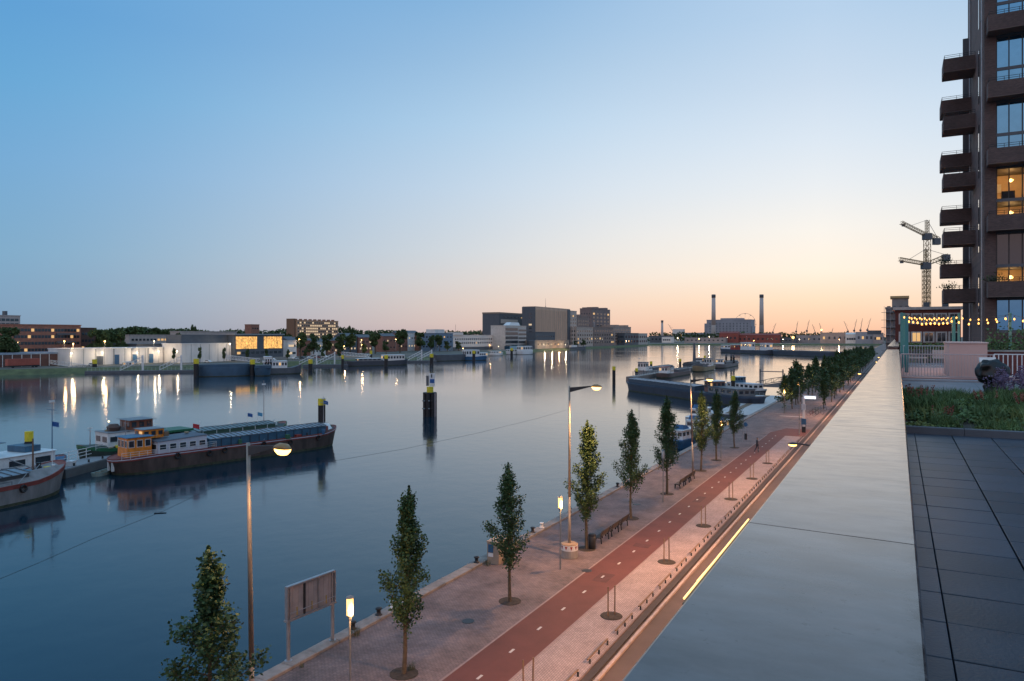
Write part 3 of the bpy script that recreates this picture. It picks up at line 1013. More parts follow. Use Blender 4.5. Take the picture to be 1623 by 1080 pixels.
def ring_mesh(r, w, n=18):
    mb = MB()
    for i in range(n):
        a, b = 2 * math.pi * i / n, 2 * math.pi * (i + 1) / n
        mb.cyl((r * math.cos(a), 0, r * math.sin(a)), (r * math.cos(b), 0, r * math.sin(b)), w, n=5, caps=(False, False))
    return mb


tyre = ring_mesh(.34, .02).mesh('tyre', M_black)
spokes = MB()
for i in range(8):
    a = math.pi * i / 8
    spokes.cyl((-.33 * math.cos(a), 0, -.33 * math.sin(a)), (.33 * math.cos(a), 0, .33 * math.sin(a)), .004, n=3, caps=(False, False))
spokes = spokes.mesh('spokes', M_galv)
FRC = [mat('bicycle_red', (.25, .04, .03), .4), M_dark, mat('bicycle_green', (.03, .1, .07), .4), M_grey, M_blue]


def bicycle(label, x, y, rz, m):
    t = thing('bicycle', label, 'bicycle', (x, y, QZ), rz, 'bicycles parked on the square')
    for wx in (-.52, .52):
        w = put('wheel', tyre, t, (wx, 0, .36))
        put('spokes', spokes, w)
    fr = MB()
    P = dict(r=(-.52, 0, .36), c=(-.08, 0, .30), s=(-.22, 0, .85), h=(.36, 0, .86), f=(.52, 0, .36), hb=(.32, 0, 1.05))
    for a, b in (('r', 'c'), ('r', 's'), ('c', 's'), ('c', 'h'), ('s', 'h'), ('h', 'f'), ('h', 'hb')):
        fr.cyl(P[a], P[b], .02, n=6)
    fr.build('frame', m, t)
    MB().cyl((.32, -.3, 1.06), (.32, .3, 1.06), .015, n=6).build('handlebar', M_dark, t)
    MB().prism([(-.36, -.02), (-.36, .02), (-.25, .09), (-.12, .03), (-.10, 0), (-.12, -.03), (-.25, -.09)], .90, .95).build('saddle', M_black, t)


for i, (px, py) in enumerate(((1286, 660), (1290, 657), (1294, 654), (1299, 657), (1303, 651))):
    x, y, _ = at(px, py, QZ)
    bicycle(['red bicycle parked next to the stop column', 'black bicycle second from the stop column', 'green bicycle in the middle of the parked bicycles', 'grey bicycle near the road edge', 'blue bicycle farthest along the square'][i], x, y, R.uniform(-.5, .5), FRC[i])

# thin mooring line floating on the water
pts = [at(-30, 930), at(60, 893), at(150, 853), at(255, 812), at(340, 772), at(430, 745), at(540, 729), at(640, 712), at(760, 686), at(850, 664), at(905, 648)]
mb = MB()
for a, b in zip(pts[:-1], pts[1:]):
    mb.cyl((a[0], a[1], .02), (b[0], b[1], .01), .009, n=5)
tag(mb.build('mooring_line', mat('wet_rope', (.03, .035, .04), .6)), 'thin dark line floating across the open water', 'rope')
x, y, _ = at(254, 814)
tag(MB().cyl((x - .45, y - .3, .03), (x + .4, y + .35, .04), .05, .03, n=7).build('driftwood', M_black), 'short dark piece of driftwood on the floating line', 'driftwood')

# ------------------------------------------------------------------ buildings: shared pieces
WIN = {}


def win_mesh(w, h, m, d=0.10):
    k = (round(w, 2), round(h, 2), m.name)
    if k not in WIN:
        WIN[k] = MB().box(-w / 2, w / 2, -d, d * .4, -h / 2, h / 2).mesh('window', m)
    return WIN[k]


def windows(parent, x0, x1, z0, z1, nx, nz, w, h, lit=0.1, y=0.0, each=True, m=None, lm=None, rnd=R, skip=0.0, side=False):
    """rows of panes on the front (y) of a building, or on its end (x = y) with side=True"""
    mbs = {}
    for j in range(nz):
        for i in range(nx):
            if skip and rnd.random() < skip:
                continue
            x = x0 + (x1 - x0) * (i + .5) / nx
            z = z0 + (z1 - z0) * (j + .5) / nz
            mm = (lm or M_lit) if rnd.random() < lit else (m or M_glass)
            if each:
                if side:
                    o = put('window', win_mesh(w, h, mm), parent, (y, x, z), -math.pi / 2)
                else:
                    o = put('window', win_mesh(w, h, mm), parent, (x, y, z))
            else:
                b = mbs.setdefault(mm.name, (MB(), mm))[0]
                if side:
                    b.box(y - .1, y + .04, x - w / 2, x + w / 2, z - h / 2, z + h / 2)
                else:
                    b.box(x - w / 2, x + w / 2, y - .1, y + .04, z - h / 2, z + h / 2)
    for b, mm in mbs.values():
        o = b.build('window', mm, parent)
        o['kind'] = 'stuff'


def lbank(name, label, px0, px1, pyt, X, thick, m, cat='building', z0=LZ, roof=None, rh=.5, ov=.25):
    """block whose long front stands on the plane x = X and faces the water"""
    Y0, Y1 = y_on(px0, X), y_on(px1, X)
    d = dep(X, (Y0 + Y1) / 2)
    h = zt(pyt, d) - z0
    t = thing(name, label, cat, (X, Y0, z0), math.pi / 2)
    w = Y1 - Y0
    MB().box(0, w, 0, thick, -.3, h).build('wall', m, t)
    MB().box(-ov, w + ov, -ov, thick + ov, h, h + rh).build('roof_edge', roof or m, t)
    return t, w, h


def fbank(name, label, px0, px1, pyt, Y, thick, m, cat='building', z0=LZ, roof=None, rh=.5, ov=.25):
    """block whose front stands on the plane y = Y and faces the camera"""
    X0, X1 = x_on(px0, Y), x_on(px1, Y)
    d = dep((X0 + X1) / 2, Y)
    h = zt(pyt, d) - z0
    t = thing(name, label, cat, (X0, Y, z0), 0)
    w = X1 - X0
    MB().box(0, w, 0, thick, -.3, h).build('wall', m, t)
    MB().box(-ov, w + ov, -ov, thick + ov, h, h + rh).build('roof_edge', roof or m, t)
    return t, w, h


# ---- far bank, from the picture's edge towards the silo
t, w, h = lbank('apartment_tower', 'pale apartment tower with a bushy roof garden behind the brick block', -8, 32, 501, -470, 14, mat('pale_tower', (.45, .38, .35), .8, scale=.4))
windows(t, .8, w - .8, h * .35, h - 1, 5, 6, 2.0, 1.5, .1)
windows(t, 1, 13, h * .35, h - 1, 3, 6, 1.6, 1.5, .1, side=True)
MB().box(w * .5, w * .6, 3, 6, h, h + 3).build('lift_shaft', M_slate, t)
t, w, h = lbank('brick_apartments', 'long red brick apartment block with many small windows at the bank', 18, 128, 516, -395, 14, M_brickred)
windows(t, 1, w * .98, 2.0, h - .8, 20, 5, 1.4, 1.5, .13)
windows(t, 1.5, 13, 2.0, h - .8, 3, 5, 1.3, 1.5, .1, side=True)
for j in range(4):
    MB().box(w * .62, w * .90, -1.3, -.02, 2.2 + j * (h - 3) / 4, 3.1 + j * (h - 3) / 4).build('balcony', M_slate, t)
t, w, h = lbank('brick_annex', 'darker brick side wing between the long block and the trees', 126, 152, 521, -400, 12, mat('dark_brick_far', (.10, .055, .045), .85, scale=.6))
windows(t, 1, w - 1, 2, h - 1, 4, 4, 1.3, 1.4, .1)
t, w, h = lbank('low_depot', 'low blue roofed depot with white gutter behind the red container', -20, 112, 562, -362, 16, mat('brown_depot', (.12, .06, .05), .8, scale=.7), roof=mat('pale_blue_roof', (.25, .31, .38), .5, scale=.5), rh=.9)
for i in range(9):
    MB().box(w * (i + .5) / 9 - .12, w * (i + .5) / 9 + .12, -.2, -.02, 0, h).build('pillar', M_white, t)
t, w, h = lbank('white_warehouse', 'long white warehouse with blue roller doors beside the water', 111, 258, 553, -352, 18, M_offw)
for (a, b, mm, hh) in ((.26, .33, M_slate, .55), (.45, .50, M_blue, .62), (.645, .70, M_blue, .62), (.835, .885, M_blue, .62)):
    MB().box(w * a, w * b, -.15, .02, 0, h * hh).build('door', mm, t)
    MB().box(w * (a - .015), w * a, -.12, .02, 0, h).build('pilaster', mat('grey_pilaster', (.35, .34, .33), .8, scale=1), t)
for f in (.13, .34, .56, .72, .79):
    MB().box(w * f, w * f + .15, -.08, .02, 0, h).build('downpipe', M_grey, t)
t, w, h = lbank('grey_shed', 'dark grey gable shed between the two white warehouses', 216, 290, 546, -372, 20, M_slate)
windows(t, w * .2, w * .9, h * .5, h * .8, 5, 1, 1.5, 1.0, 0)
t, w, h = lbank('pale_shed', 'pale panelled shed with grey upper floor next to the glazed hall', 288, 372, 545.5, -338, 16, M_offw)
MB().box(2, w + 1, 3, 15.5, h, h + 5.2).build('upper_floor', M_slate, t)
for i in range(1, 6):
    MB().box(w * i / 6 - .08, w * i / 6 + .08, -.08, .02, 0, h).build('panel_joint', M_grey, t)
t, w, h = lbank('glazed_hall', 'glazed hall with two glowing amber upper windows', 372, 449, 531, -335, 18, M_slate, roof=M_galv, rh=.6, ov=.6)
M_amber = mat('amber_hall_glass', (.3, .2, .1), .2, emit=(1, .50, .12), es=.95)
ta = M_amber.node_tree
gq = ta.nodes.new('ShaderNodeNewGeometry')
nq = ta.nodes.new('ShaderNodeTexNoise'); nq.inputs['Scale'].default_value = 1.1; nq.inputs['Detail'].default_value = 4
ta.links.new(gq.outputs['Position'], nq.inputs[0])
mq = ta.nodes.new('ShaderNodeMapRange'); mq.inputs[1].default_value = .3; mq.inputs[2].default_value = .7; mq.inputs[3].default_value = .25; mq.inputs[4].default_value = 1.5
ta.links.new(nq.outputs[0], mq.inputs[0]); ta.links.new(mq.outputs[0], ta.nodes['Principled BSDF'].inputs['Emission Strength'])
for (a, b) in ((.02, .44), (.58, .97)):
    nx = 7
    for i in range(nx):
        x0 = w * (a + (b - a) * i / nx); x1 = w * (a + (b - a) * (i + 1) / nx)
        MB().box(x0 + .12, x1 - .12, -.12, .02, h * .46, h * .93).build('window', M_amber, t)
windows(t, w * .03, w * .97, h * .18, h * .42, 10, 1, 2.4, 1.4, .1)
MB().box(0, w, -2.2, -.6, 0, 1.6).build('plinth', M_conc, t)
t, w, h = lbank('housing_slab', 'tan apartment slab with rows of glowing balconies above the tree tops', 470, 536, 509, -520, 12, mat('tan_slab', (.52, .30, .18), .8, scale=.6))
windows(t, 1, w - 1, h * .30, h - .6, 20, 7, 1.9, 1.5, .45, lm=M_litw)
MB().box(-2.5, -.1, 1, 11, 0, h + 1.8).build('stair_tower', mat('stair_brick', (.22, .12, .07), .8), t)
for i in range(9):
    MB().box(w * (i + .5) / 9 - .8, w * (i + .5) / 9 + .8, 3, 6, h + .5, h + 1.7).build('roof_box', M_brickred, t)
t, w, h = lbank('small_brick_house', 'small reddish flat roofed house peeping over the far trees', 398, 411, 515, -640, 10, M_brickred)
windows(t, 1, w - 1, h * .5, h - 1, 3, 2, 2, 1.5, .0)
t, w, h = lbank('terrace_houses', 'row of pale terrace houses behind the white warehouse', 205, 300, 532, -420, 10, mat('pale_terrace', (.42, .36, .33), .8, scale=.5))
windows(t, 1, w - 1, 1.5, h - .6, 16, 3, 1.6, 1.3, .12)
t, w, h = lbank('pale_terrace_row', 'long pale flat roofed row above the grey upper floor', 285, 375, 526.5, -430, 10, mat('pale_terrace', (0, 0, 0)))
windows(t, 1, w - 1, h * .45, h - .6, 20, 2, 1.6, 1.2, .05)
# dim house fronts behind the row of bank trees
for i, (a, b, yt, X, mm) in enumerate(((456, 470, 541, -345, M_offw), (472, 492, 541, -380, M_brickred), (494, 516, 543, -385, M_offw), (518, 541, 541, -390, M_brickred), (543, 566, 534, -400, M_slate), (568, 590, 536, -400, M_brickred),
                                     (606, 628, 534, -410, M_brickred), (630, 646, 530, -420, M_brickred), (646, 664, 529, -420, M_offw), (664, 690, 533, -415, M_brickred))):
    t, w, h = lbank('bank_house', ['pale corner house next to the glazed hall', 'first brick house behind the bank trees', 'pale rendered house behind the bank trees under the slab', 'brick house with lamps under the tan slab', 'slate clad house beyond the slab', 'brick house in the middle of the bank',
                    'brick house beside the round tree', 'narrow brick house past the round tree', 'pale narrow house before the blue office', 'brick house adjoining the blue office'][i], a, b, yt, X, 9, mm)
    windows(t, .8, w - .8, 1, h - .6, 4, 2, 1.5, 1.4, .35, lm=M_litw)
    MB().prism_x([(-.4, h + .5), (4.5, h + 3.0), (9.4, h + 3.0 - 2.5)], -.2, w + .2).build('roof', M_slate, t)
# blue and white offices
t, w, h = lbank('blue_office', 'blue clad office block left of the long white one', 690, 718, 529, -385, 16, mat('blue_cladding', (.13, .20, .28), .6, scale=.4))
windows(t, 1, w - 1, 2, h - 1, 5, 3, 2, 1.4, .05)
windows(t, 1, 15, 2, h - 1, 4, 3, 2, 1.4, .05, side=True)
MB().box(2, w * .6, 2, 12, h + .5, h + 4).build('roof_house', M_offw, t)
t, w, h = lbank('white_office', 'long low white office with two rows of square windows', 718, 802, 532, -388, 14, mat('white_facade', (.78, .69, .62), .7, var=.06, scale=.3))
windows(t, 3, w - 3, h * .36, h * .88, 26, 2, 1.9, 1.7, .08)
MB().box(1, w * .16, -1, 8, h + .3, h + 3).build('stair_house', MATS['white_facade'], t)
MB().box(0, w, -.3, -.02, 0, h * .22).build('plinth_glass', M_slate, t)
MB().cyl((w * .1, 4, h), (w * .1, 4, h + 11), .12, n=5).build('antenna', M_dark, t)
# silo group
t, w, h = lbank('slate_tower', 'dark slate block behind the stepped office next to the silo', 791, 842, 499, -440, 24, M_slate, roof=mat('tan_roof', (.25, .19, .15), .7), rh=2)
MB().box(w * .05, w * .55, -.3, -.02, h * .72, h * .84).build('pale_band', mat('pale_metal', (.55, .5, .46), .4, .2), t)
windows(t, w * .1, w * .95, h * .86, h * .96, 8, 1, 3, 1.2, .2)
t, w, h = lbank('stepped_office', 'stepped office with dark glass and white bands at the waterfront', 801, 834, 517, -372, 18, mat('office_band', (.55, .49, .44), .6, scale=.5))
for i in range(5):
    MB().box(.3, w * .58, -.35, -.02, h * (.08 + .18 * i), h * (.19 + .18 * i)).build('dark_window_band', M_glass, t)
    MB().box(w * .62, w - .2, -.2, -.02, h * (.10 + .17 * i), h * (.17 + .17 * i)).build('window_band', M_glass, t)
MB().loft([[(w * .2, 1, h), (w * .75, 1, h), (w * .75, 9, h), (w * .2, 9, h)], [(w * .35, 2, h + 4), (w * .7, 2, h + 4), (w * .7, 8, h + 4), (w * .35, 8, h + 4)]]).build('roof_house', M_white, t)
MB().box(-3, w + 2, -7, -.5, 0, h * .15).build('quay_hall', M_glassb, t)
M_silo = mat('silo_concrete', (.70, .48, .34), .8, var=.12, scale=.2, stretch=(1, 1, .15))
t, w, h = lbank('grain_silo', 'big concrete grain silo with ribbed front and thin roof antenna', 848, 903, 489.5, -395, 17, M_silo, rh=1.2)
nrib = 17
for i in range(nrib):
    x = w * (.02 + .88 * i / (nrib - 1))
    MB().box(x - .32, x + .32, -.55, -.02, h * .14, h * .965).build('rib', M_silo, t)
for i in range(nrib - 1):
    x = w * (.02 + .88 * (i + .5) / (nrib - 1))
    MB().box(x - .5, x + .5, -.12, -.02, h * .18, h * .94).build('dark_panel', mat('silo_panel', (.46, .30, .21), .7, scale=.3), t)
MB().box(-1.2, -.02, -.6, 17.5, 0, h + .6).build('stair_wing', M_slate, t)
for j in range(9):
    MB().box(-1.3, -1.2, 4, 8, h * (.1 + .09 * j), h * (.14 + .09 * j)).build('window', M_litw if j % 4 == 1 else M_glass, t)
MB().box(w * .92, w + .5, -.6, -.02, 0, h + .4).build('end_wing', M_slate, t)
MB().cyl((w * .48, 10, h), (w * .48, 10, h + 14), .25, .08, n=6).cyl((w * .48, 10, h), (w * .48, 10, h + 3), .8, .5, n=6).build('antenna', M_slate, t)
t, w, h = lbank('silo_annex', 'low dark hall with curved roof at the foot of the silo', 849, 880, 527, -372, 14, M_slate)
windows(t, 1, w - 1, 2, h - 1, 8, 2, 2.2, 1.6, .06)
t, w, h = lbank('quay_shed', 'low round cornered quay shed with lit front along the water', 848, 902, 540, -357, 12, mat('shed_render', (.36, .27, .21), .8, scale=.3))
windows(t, 4, w - 1, h * .3, h * .8, 10, 1, 1.6, 2.0, .3, lm=M_litw)
MB().lathe([(5, 0), (5, h + .2), (4.6, h + .6)], 14, (0, 5, 0)).build('round_end', M_slate, t)
# mill cluster
mill = [('pale_mill_tower', 'slim pale tower against the end of the silo', 903, 914, 494, -400, 14, mat('mill_pale', (.52, .41, .34), .8, scale=.3), 3, 8),
        ('mill_house', 'stepped brown mill with reddish roof beside the pale tower', 915, 934, 503, -405, 18, mat('mill_brown', (.28, .20, .17), .8, scale=.3), 5, 7),
        ('mill_tower', 'tall dark square mill tower with a capped roof', 938, 967, 491, -420, 20, mat('mill_dark', (.24, .175, .16), .8, scale=.3), 5, 8),
        ('pale_mill', 'pale fronted mill buildings at the foot of the mill tower', 914, 940, 520, -385, 16, mat('mill_pale', (0, 0, 0)), 7, 4),
        ('mill_wing', 'brown mill wing descending to the water past the tower', 941, 972, 520, -386, 18, mat('mill_brown', (0, 0, 0)), 8, 4),
        ('mill_block', 'square tan mill block with crenellated roof', 969, 1000, 519, -395, 20, mat('mill_tan', (.38, .28, .23), .8, scale=.3), 7, 5),
        ('grey_store', 'grey gabled store at the tip of the mill quay', 990, 1012, 529, -382, 12, M_slate, 5, 2),
        ('white_store', 'white end house at the tip of the mill quay', 1003, 1026, 529.5, -384, 12, mat('mill_white', (.48, .43, .38), .8, scale=.3), 7, 2)]
for nm, lb, a, b, yt, X, th, mm, nx, nz in mill:
    t, w, h = lbank(nm, lb, a, b, yt, X, th, mm, rh=1)
    windows(t, 1, w - 1, h * .1, h * .92, nx, nz, w / nx * .45, h / nz * .4, .06)
    windows(t, 1.5, th - 1, h * .1, h * .92, 4, nz, 1.8, h / nz * .35, .04, side=True)
    if nm in ('mill_tower', 'mill_house', 'mill_block'):
        for i in range(4):
            MB().box(w * (i + .2) / 4, w * (i + .7) / 4, 2, th - 2, h + 1, h + 2.6 + (i % 2) * 1.2).build('roof_house', mm, t)
    if nm == 'mill_wing':
        MB().cyl((w * .2, 6, h), (w * .2, 6, h + 9), .9, n=8).build('vent_pipe', M_galv, t)
t, w, h = lbank('lit_tall_ship', 'moored dark ship with a mast at the mill quay', 903, 928, 551, -352, 5, M_slate, cat='ship', z0=0.2)
MB().cyl((w * .3, 2, h), (w * .3, 2, h + 26), .35, .15, n=6).build('mast', M_offw, t)
MB().cyl((w * .6, 2, h), (w * .6, 2, h + 18), .3, .12, n=6).build('mast', M_dark, t)
MB().loft([[(w, 0, -.3), (w, 5, -.3), (w, 5, h), (w, 0, h)], [(w + 4, 2.3, .5), (w + 4, 2.7, .5), (w + 9, 2.7, h + 1.5), (w + 9, 2.3, h + 1.5)]]).build('bow', M_slate, t)
MB().box(w * .15, w * .5, 1, 4, h, h + 3).build('deck_house', M_offw, t)

# ---- far end of the harbour
YFAR = 1500
t, w, h = fbank('power_station', 'big grey boiler house between the two tall chimneys', 1120, 1190, 508, 1950, 60, mat('power_grey', (.30, .30, .33), .7, scale=.05), rh=2)
MB().box(-w * .06, 0, 4, 50, 0, h * .86).build('side_bay', MATS['power_grey'], t)
MB().box(w, w * 1.0 + 3, 4, 50, 0, h * .72).build('side_bay', MATS['power_grey'], t)
MB().box(-w * .75, -w * .06, -6, 40, 0, h * .42).build('turbine_hall', MATS['power_grey'], t)
MB().box(w * .3, w * .8, 10, 40, h + 2, h + 6).build('roof_house', MATS['power_grey'], t)
windows(t, w * .04, w * .96, h * .30, h * .9, 12, 5, 3.0, 4.0, 0, each=True, m=mat('power_panel', (.14, .15, .165), .6))
for i, (px, lb) in enumerate(((1131, 'pale banded chimney left of the boiler house'), (1207, 'dark topped chimney right of the boiler house'))):
    x, y = ad(px, 1830)
    H_ = zt(467, 1830) - LZ
    t = thing('chimney', lb, 'chimney', (x, y, LZ), 0, 'power station chimneys')
    mm = mat('chimney_pale', (.50, .46, .43), .7) if i == 0 else mat('chimney_grey', (.30, .27, .26), .7)
    MB().lathe([(6.2, 0), (5.6, H_ * .35), (5.6, H_ * .351)], 16).build('lower_shaft', mm, t, True)
    MB().lathe([(5.5, H_ * .35), (4.6, H_ - 8)], 16).build('upper_shaft', mat('chimney_mid', (.50, .43, .40), .7), t, True)
    MB().lathe([(5.2, H_ - 8), (5.2, H_ - 1), (4.4, H_)], 16).build('cap', M_slate, t, True)
x, y = ad(1049.5, 1700)
H_ = zt(508, 1700) - LZ
t = thing('slim_chimney', 'slim brick chimney standing alone past the mill quay', 'chimney', (x, y, LZ))
MB().lathe([(3.4, 0), (2.4, H_ - 5)], 12).build('shaft', mat('chimney_mid', (0, 0, 0)), t, True)
MB().lathe([(2.9, H_ - 5), (2.9, H_)], 12).build('cap', M_slate, t)
# ferris wheel
dW = 2150
x, y = ad(1181, dW)
zc = zt(514, dW); rW = 17 * dW / F
t = thing('ferris_wheel', 'thin ferris wheel ring behind the boiler house', 'ferris wheel', (x, y, LZ), A)
mb = ring_mesh(rW, .42, 40); mb.v = [(a, b, c + zc - LZ) for a, b, c in mb.v]
mb.build('rim', M_grey, t)
for i in range(12):
    a = math.pi * 2 * i / 12
    MB().cyl((0, 0, zc - LZ), (rW * math.cos(a), 0, zc - LZ + rW * math.sin(a)), .16, n=4).build('spoke', M_grey, t)
    MB().cbox(rW * math.cos(a) - 1, rW * math.cos(a) + 1, -1, 1, zc - LZ + rW * math.sin(a) - 2.4, zc - LZ + rW * math.sin(a) - .4, .3).build('gondola', M_grey, t)
for s_ in (-1, 1):
    MB().cyl((s_ * 13, 3, 0), (0, 0, zc - LZ), 1.0, .7, n=6).build('leg', M_grey, t)
# low quay buildings at the far end
M_hazeb = mat('far_block_grey', (.34, .29, .28), .8, scale=.06)
far = [('low_store', 'low grey store past the mill tip', 1030, 1062, 533, 1560, M_slate), ('low_white_house', 'small pale house by the slim chimney', 1049, 1064, 535, 1540, M_offw), ('far_flats', 'pale flats far beyond the slim chimney', 1066, 1082, 522.5, 1900, M_offw),
       ('long_quay_hall', 'long grey quay hall below the pale chimney', 1085, 1150, 536, 1560, M_hazeb), ('red_shed', 'red roofed warehouse in front of the boiler house', 1140, 1170, 529, 1580, mat('far_red', (.26, .07, .055), .8, scale=.1)),
       ('red_long_shed', 'long low red shed below the dark chimney', 1168, 1236, 532, 1590, mat('far_red', (0, 0, 0))), ('dark_store', 'dark store with an orange lamp right of the red shed', 1236, 1262, 536, 1600, M_slate),
       ('grey_quay_hall', 'grey flat hall in the middle of the far quay', 1262, 1304, 532, 1620, M_hazeb), ('tan_hall', 'long tan hall with dark gate on the far quay', 1300, 1346, 528, 1560, mat('tan_hall', (.44, .33, .28), .8, scale=.1)),
       ('white_gable', 'white gabled hall on the far quay', 1340, 1358, 531, 1550, M_offw), ('panel_hall', 'pale blue panelled hall before the avenue', 1356, 1386, 527, 1540, mat('panel_hall', (.30, .31, .34), .6, scale=.1)),
       ('end_hall', 'last grey hall by the avenue end', 1384, 1400, 529, 1530, M_hazeb)]
for nm, lb, a, b, yt, Y, mm in far:
    t, w, h = fbank(nm, lb, a, b, yt, Y, 22, mm, rh=.8)
    windows(t, 2, w - 2, h * .25, h * .8, max(4, int(w / 9)), 1, 3.4, max(1.6, h * .25), .05)
    if 'gable' in nm or 'red' in nm:
        MB().prism_x([(-.6, h + .8), (11, h + 4.5), (22.6, h + .8)], 0, w).build('roof', mm, t)
# harbour cranes on the skyline
for i, (px, yt, lean) in enumerate(((1225, 512, .3), (1262, 509, .15), (1279, 507, .2), (1292, 514, -.3), (1302, 512, -.2), (1318, 520, .2), (1344, 509, -.35), (1354, 506, .2), (1364, 505, .15), (1375, 504, .25), (1067, 514, -.5))):
    x, y = ad(px, 2300)
    H_ = zt(yt, 2300) - LZ
    t = thing('harbour_crane', 'thin harbour crane silhouette on the far skyline, %s' % ['right of the dark chimney', 'first of the middle trio', 'second of the middle trio', 'over the orange lamp', 'low beside the orange lamp', 'shortest of all', 'first over the white gable', 'second over the white gable', 'third over the panelled hall', 'last by the avenue', 'beside the slim chimney'][i], 'crane', (x, y, LZ), A, 'cranes on the far skyline')
    MB().cyl((0, 0, 0), (0, 0, H_ * .55), 1.6, 1.0, n=5).build('tower', M_slate, t)
    MB().cyl((-lean * 4, 0, H_ * .45), (lean * H_ * .6, 0, H_), 1.0, .4, n=4).build('jib', M_slate, t)
    MB().cyl((0, 0, H_ * .75), (lean * H_ * .5, 0, H_ * .93), .25, n=4).build('stay', M_slate, t)
    MB().box(-3, 2, -2, 2, H_ * .42, H_ * .50).build('cabin', M_slate, t)

# ------------------------------------------------------------------ far trees
def round_tree(seed, n=1700, ls=.85):
    rnd = random.Random(seed)
    cr, tr = MB(), MB()
    tr.cyl((0, 0, 0), (0, 0, 4), .35, .2, n=6)
    lumps = []
    for _ in range(14):
        a = rnd.uniform(0, 6.28); f = rnd.random()
        lumps.append((math.cos(a) * rnd.uniform(.5, 2.6), math.sin(a) * rnd.uniform(.5, 2.6), 3.2 + 5.6 * f, rnd.uniform(1.0, 1.9) * (1 - .3 * f)))
    for lx, ly, lz, lr in lumps:
        tr.cyl((0, 0, 2.6), (lx, ly, lz), .12, .04, n=4, caps=(False, False))
        for _ in range(n // 14):
            v = Vector((rnd.gauss(0, 1), rnd.gauss(0, 1), rnd.gauss(0, 1))).normalized() * lr * rnd.uniform(.55, 1.08)
            leaf_quad(cr, (lx + v.x, ly + v.y, lz + v.z * .9), ls * rnd.uniform(.6, 1.2), rnd)
    return tr.mesh('trunk', M_bark, recalc=False), cr.mesh('crown', M_leaf2, recalc=False)


RND = [round_tree(s) for s in (31, 32, 33, 34)]


def bank_tree(label, px, yt, X, wpx=None, group='round trees on the far bank'):
    Y = y_on(px, X)
    d = dep(X, Y)
    h = zt(yt, d) - LZ
    t = thing('bank_tree', label, 'tree', (X, Y, LZ), R.uniform(0, 6), group)
    s = h / 10.0
    wd = (wpx * d / F / 7.4) if wpx else s
    k = R.randrange(4)
    put('trunk', RND[k][0], t, sc=(wd, wd, s))
    put('crown', RND[k][1], t, sc=(wd, wd, s))


bt = [(14, 514, -372, 48, 'big round tree before the brick block at the picture edge'), (148, 519, -385, 26, 'dark round tree next to the brick side wing'), (168, 520, -380, 30, 'wide tree behind the white warehouse, second of three'), (192, 521, -382, 30, 'wide tree behind the white warehouse, last of three'),
      (218, 516.5, -560, 30, 'pale distant crown above the terrace houses'), (252, 517, -570, 34, 'wide distant crown above the terrace houses'), (278, 526, -400, 26, 'tree in front of the terrace houses'), (307, 514, -560, 12, 'pointed dark tree top over the pale row'),
      (455, 528, -365, 22, 'tree hiding the corner of the glazed hall'), (476, 525, -362, 24, 'first tree of the row below the tan slab'), (497, 527, -362, 24, 'second tree of the row below the tan slab'), (518, 527, -362, 24, 'third tree of the row below the tan slab'),
      (538, 527, -366, 24, 'fourth tree of the row below the tan slab'), (556, 514, -430, 12, 'pointed tree right of the tan slab'), (555, 527, -370, 24, 'last tree of the row below the tan slab'), (595, 526, -372, 26, 'lone round tree in the middle of the bank'),
      (634, 521, -378, 28, 'largest round tree of the middle bank'), (667, 525, -385, 22, 'first dark tree before the blue office'), (683, 530, -385, 16, 'second dark tree before the blue office'), (697, 530, -380, 18, 'third dark tree before the blue office'),
      (709, 540, -372, 12, 'small bush like tree under the blue office'), (727, 540, -376, 14, 'small round tree at the corner of the white office'), (612, 540, -355, 14, 'low tree near the bank lamp'), (578, 543, -352, 12, 'little tree on the lawn'),
      (912, 540, -372, 12, 'small tree between silo and mill'), (925, 538, -374, 10, 'small tree at the mill foot')]
for px, yt, X, wp, lb in bt:
    bank_tree(lb, px, yt, X, wp)
for i, (px, yt) in enumerate(((276, 551), (316, 549), (355, 550), (392, 552), (423, 552), (456, 553), (484, 553), (512, 553), (538, 554))):
    bank_tree('slim young tree on the bank, number %s from the white warehouse' % ['one', 'two', 'three', 'four', 'five', 'six', 'seven', 'eight', 'nine'][i], px, yt, -326 if px < 400 else -318, 8, 'slim young trees on the far bank')
# distant woods: one mass along the skyline
rnd = random.Random(77)
mb = MB()
for px in range(-30, 800, 3):
    X = -760 if px < 640 else -620
    Y = y_on(px, X)
    if Y > 1500:
        continue
    d = dep(X, Y)
    base = 521.5 + 2.2 * math.sin(px * .021) + 1.6 * math.sin(px * .077 + 1) + (2.0 if px > 560 else 0)
    h = zt(base + rnd.uniform(-1.5, 2.5), d) - LZ
    for _ in range(90):
        f_ = rnd.random()
        leaf_quad(mb, (X + rnd.uniform(-8, 8), Y + rnd.uniform(-5, 5), LZ + h * f_ ** .8 * .96), rnd.uniform(2.6, 5.0) * (1.2 - .4 * f_), rnd)
for px in range(1030, 1400, 3):
    Y = 1750
    X = x_on(px, Y)
    d = dep(X, Y)
    h = zt(rnd.uniform(526.5, 530.5), d) - LZ
    for _ in range(40):
        leaf_quad(mb, (X + rnd.uniform(-5, 5), Y + rnd.uniform(-8, 8), LZ + h * rnd.uniform(.1, 1.0)), rnd.uniform(3, 6), rnd)
struct(mb.build('distant_woods', M_leaf2, recalc=False), 'stuff', 'dark line of distant woods along the skyline')

# ------------------------------------------------------------------ lamps on the far bank
bulbm = {}


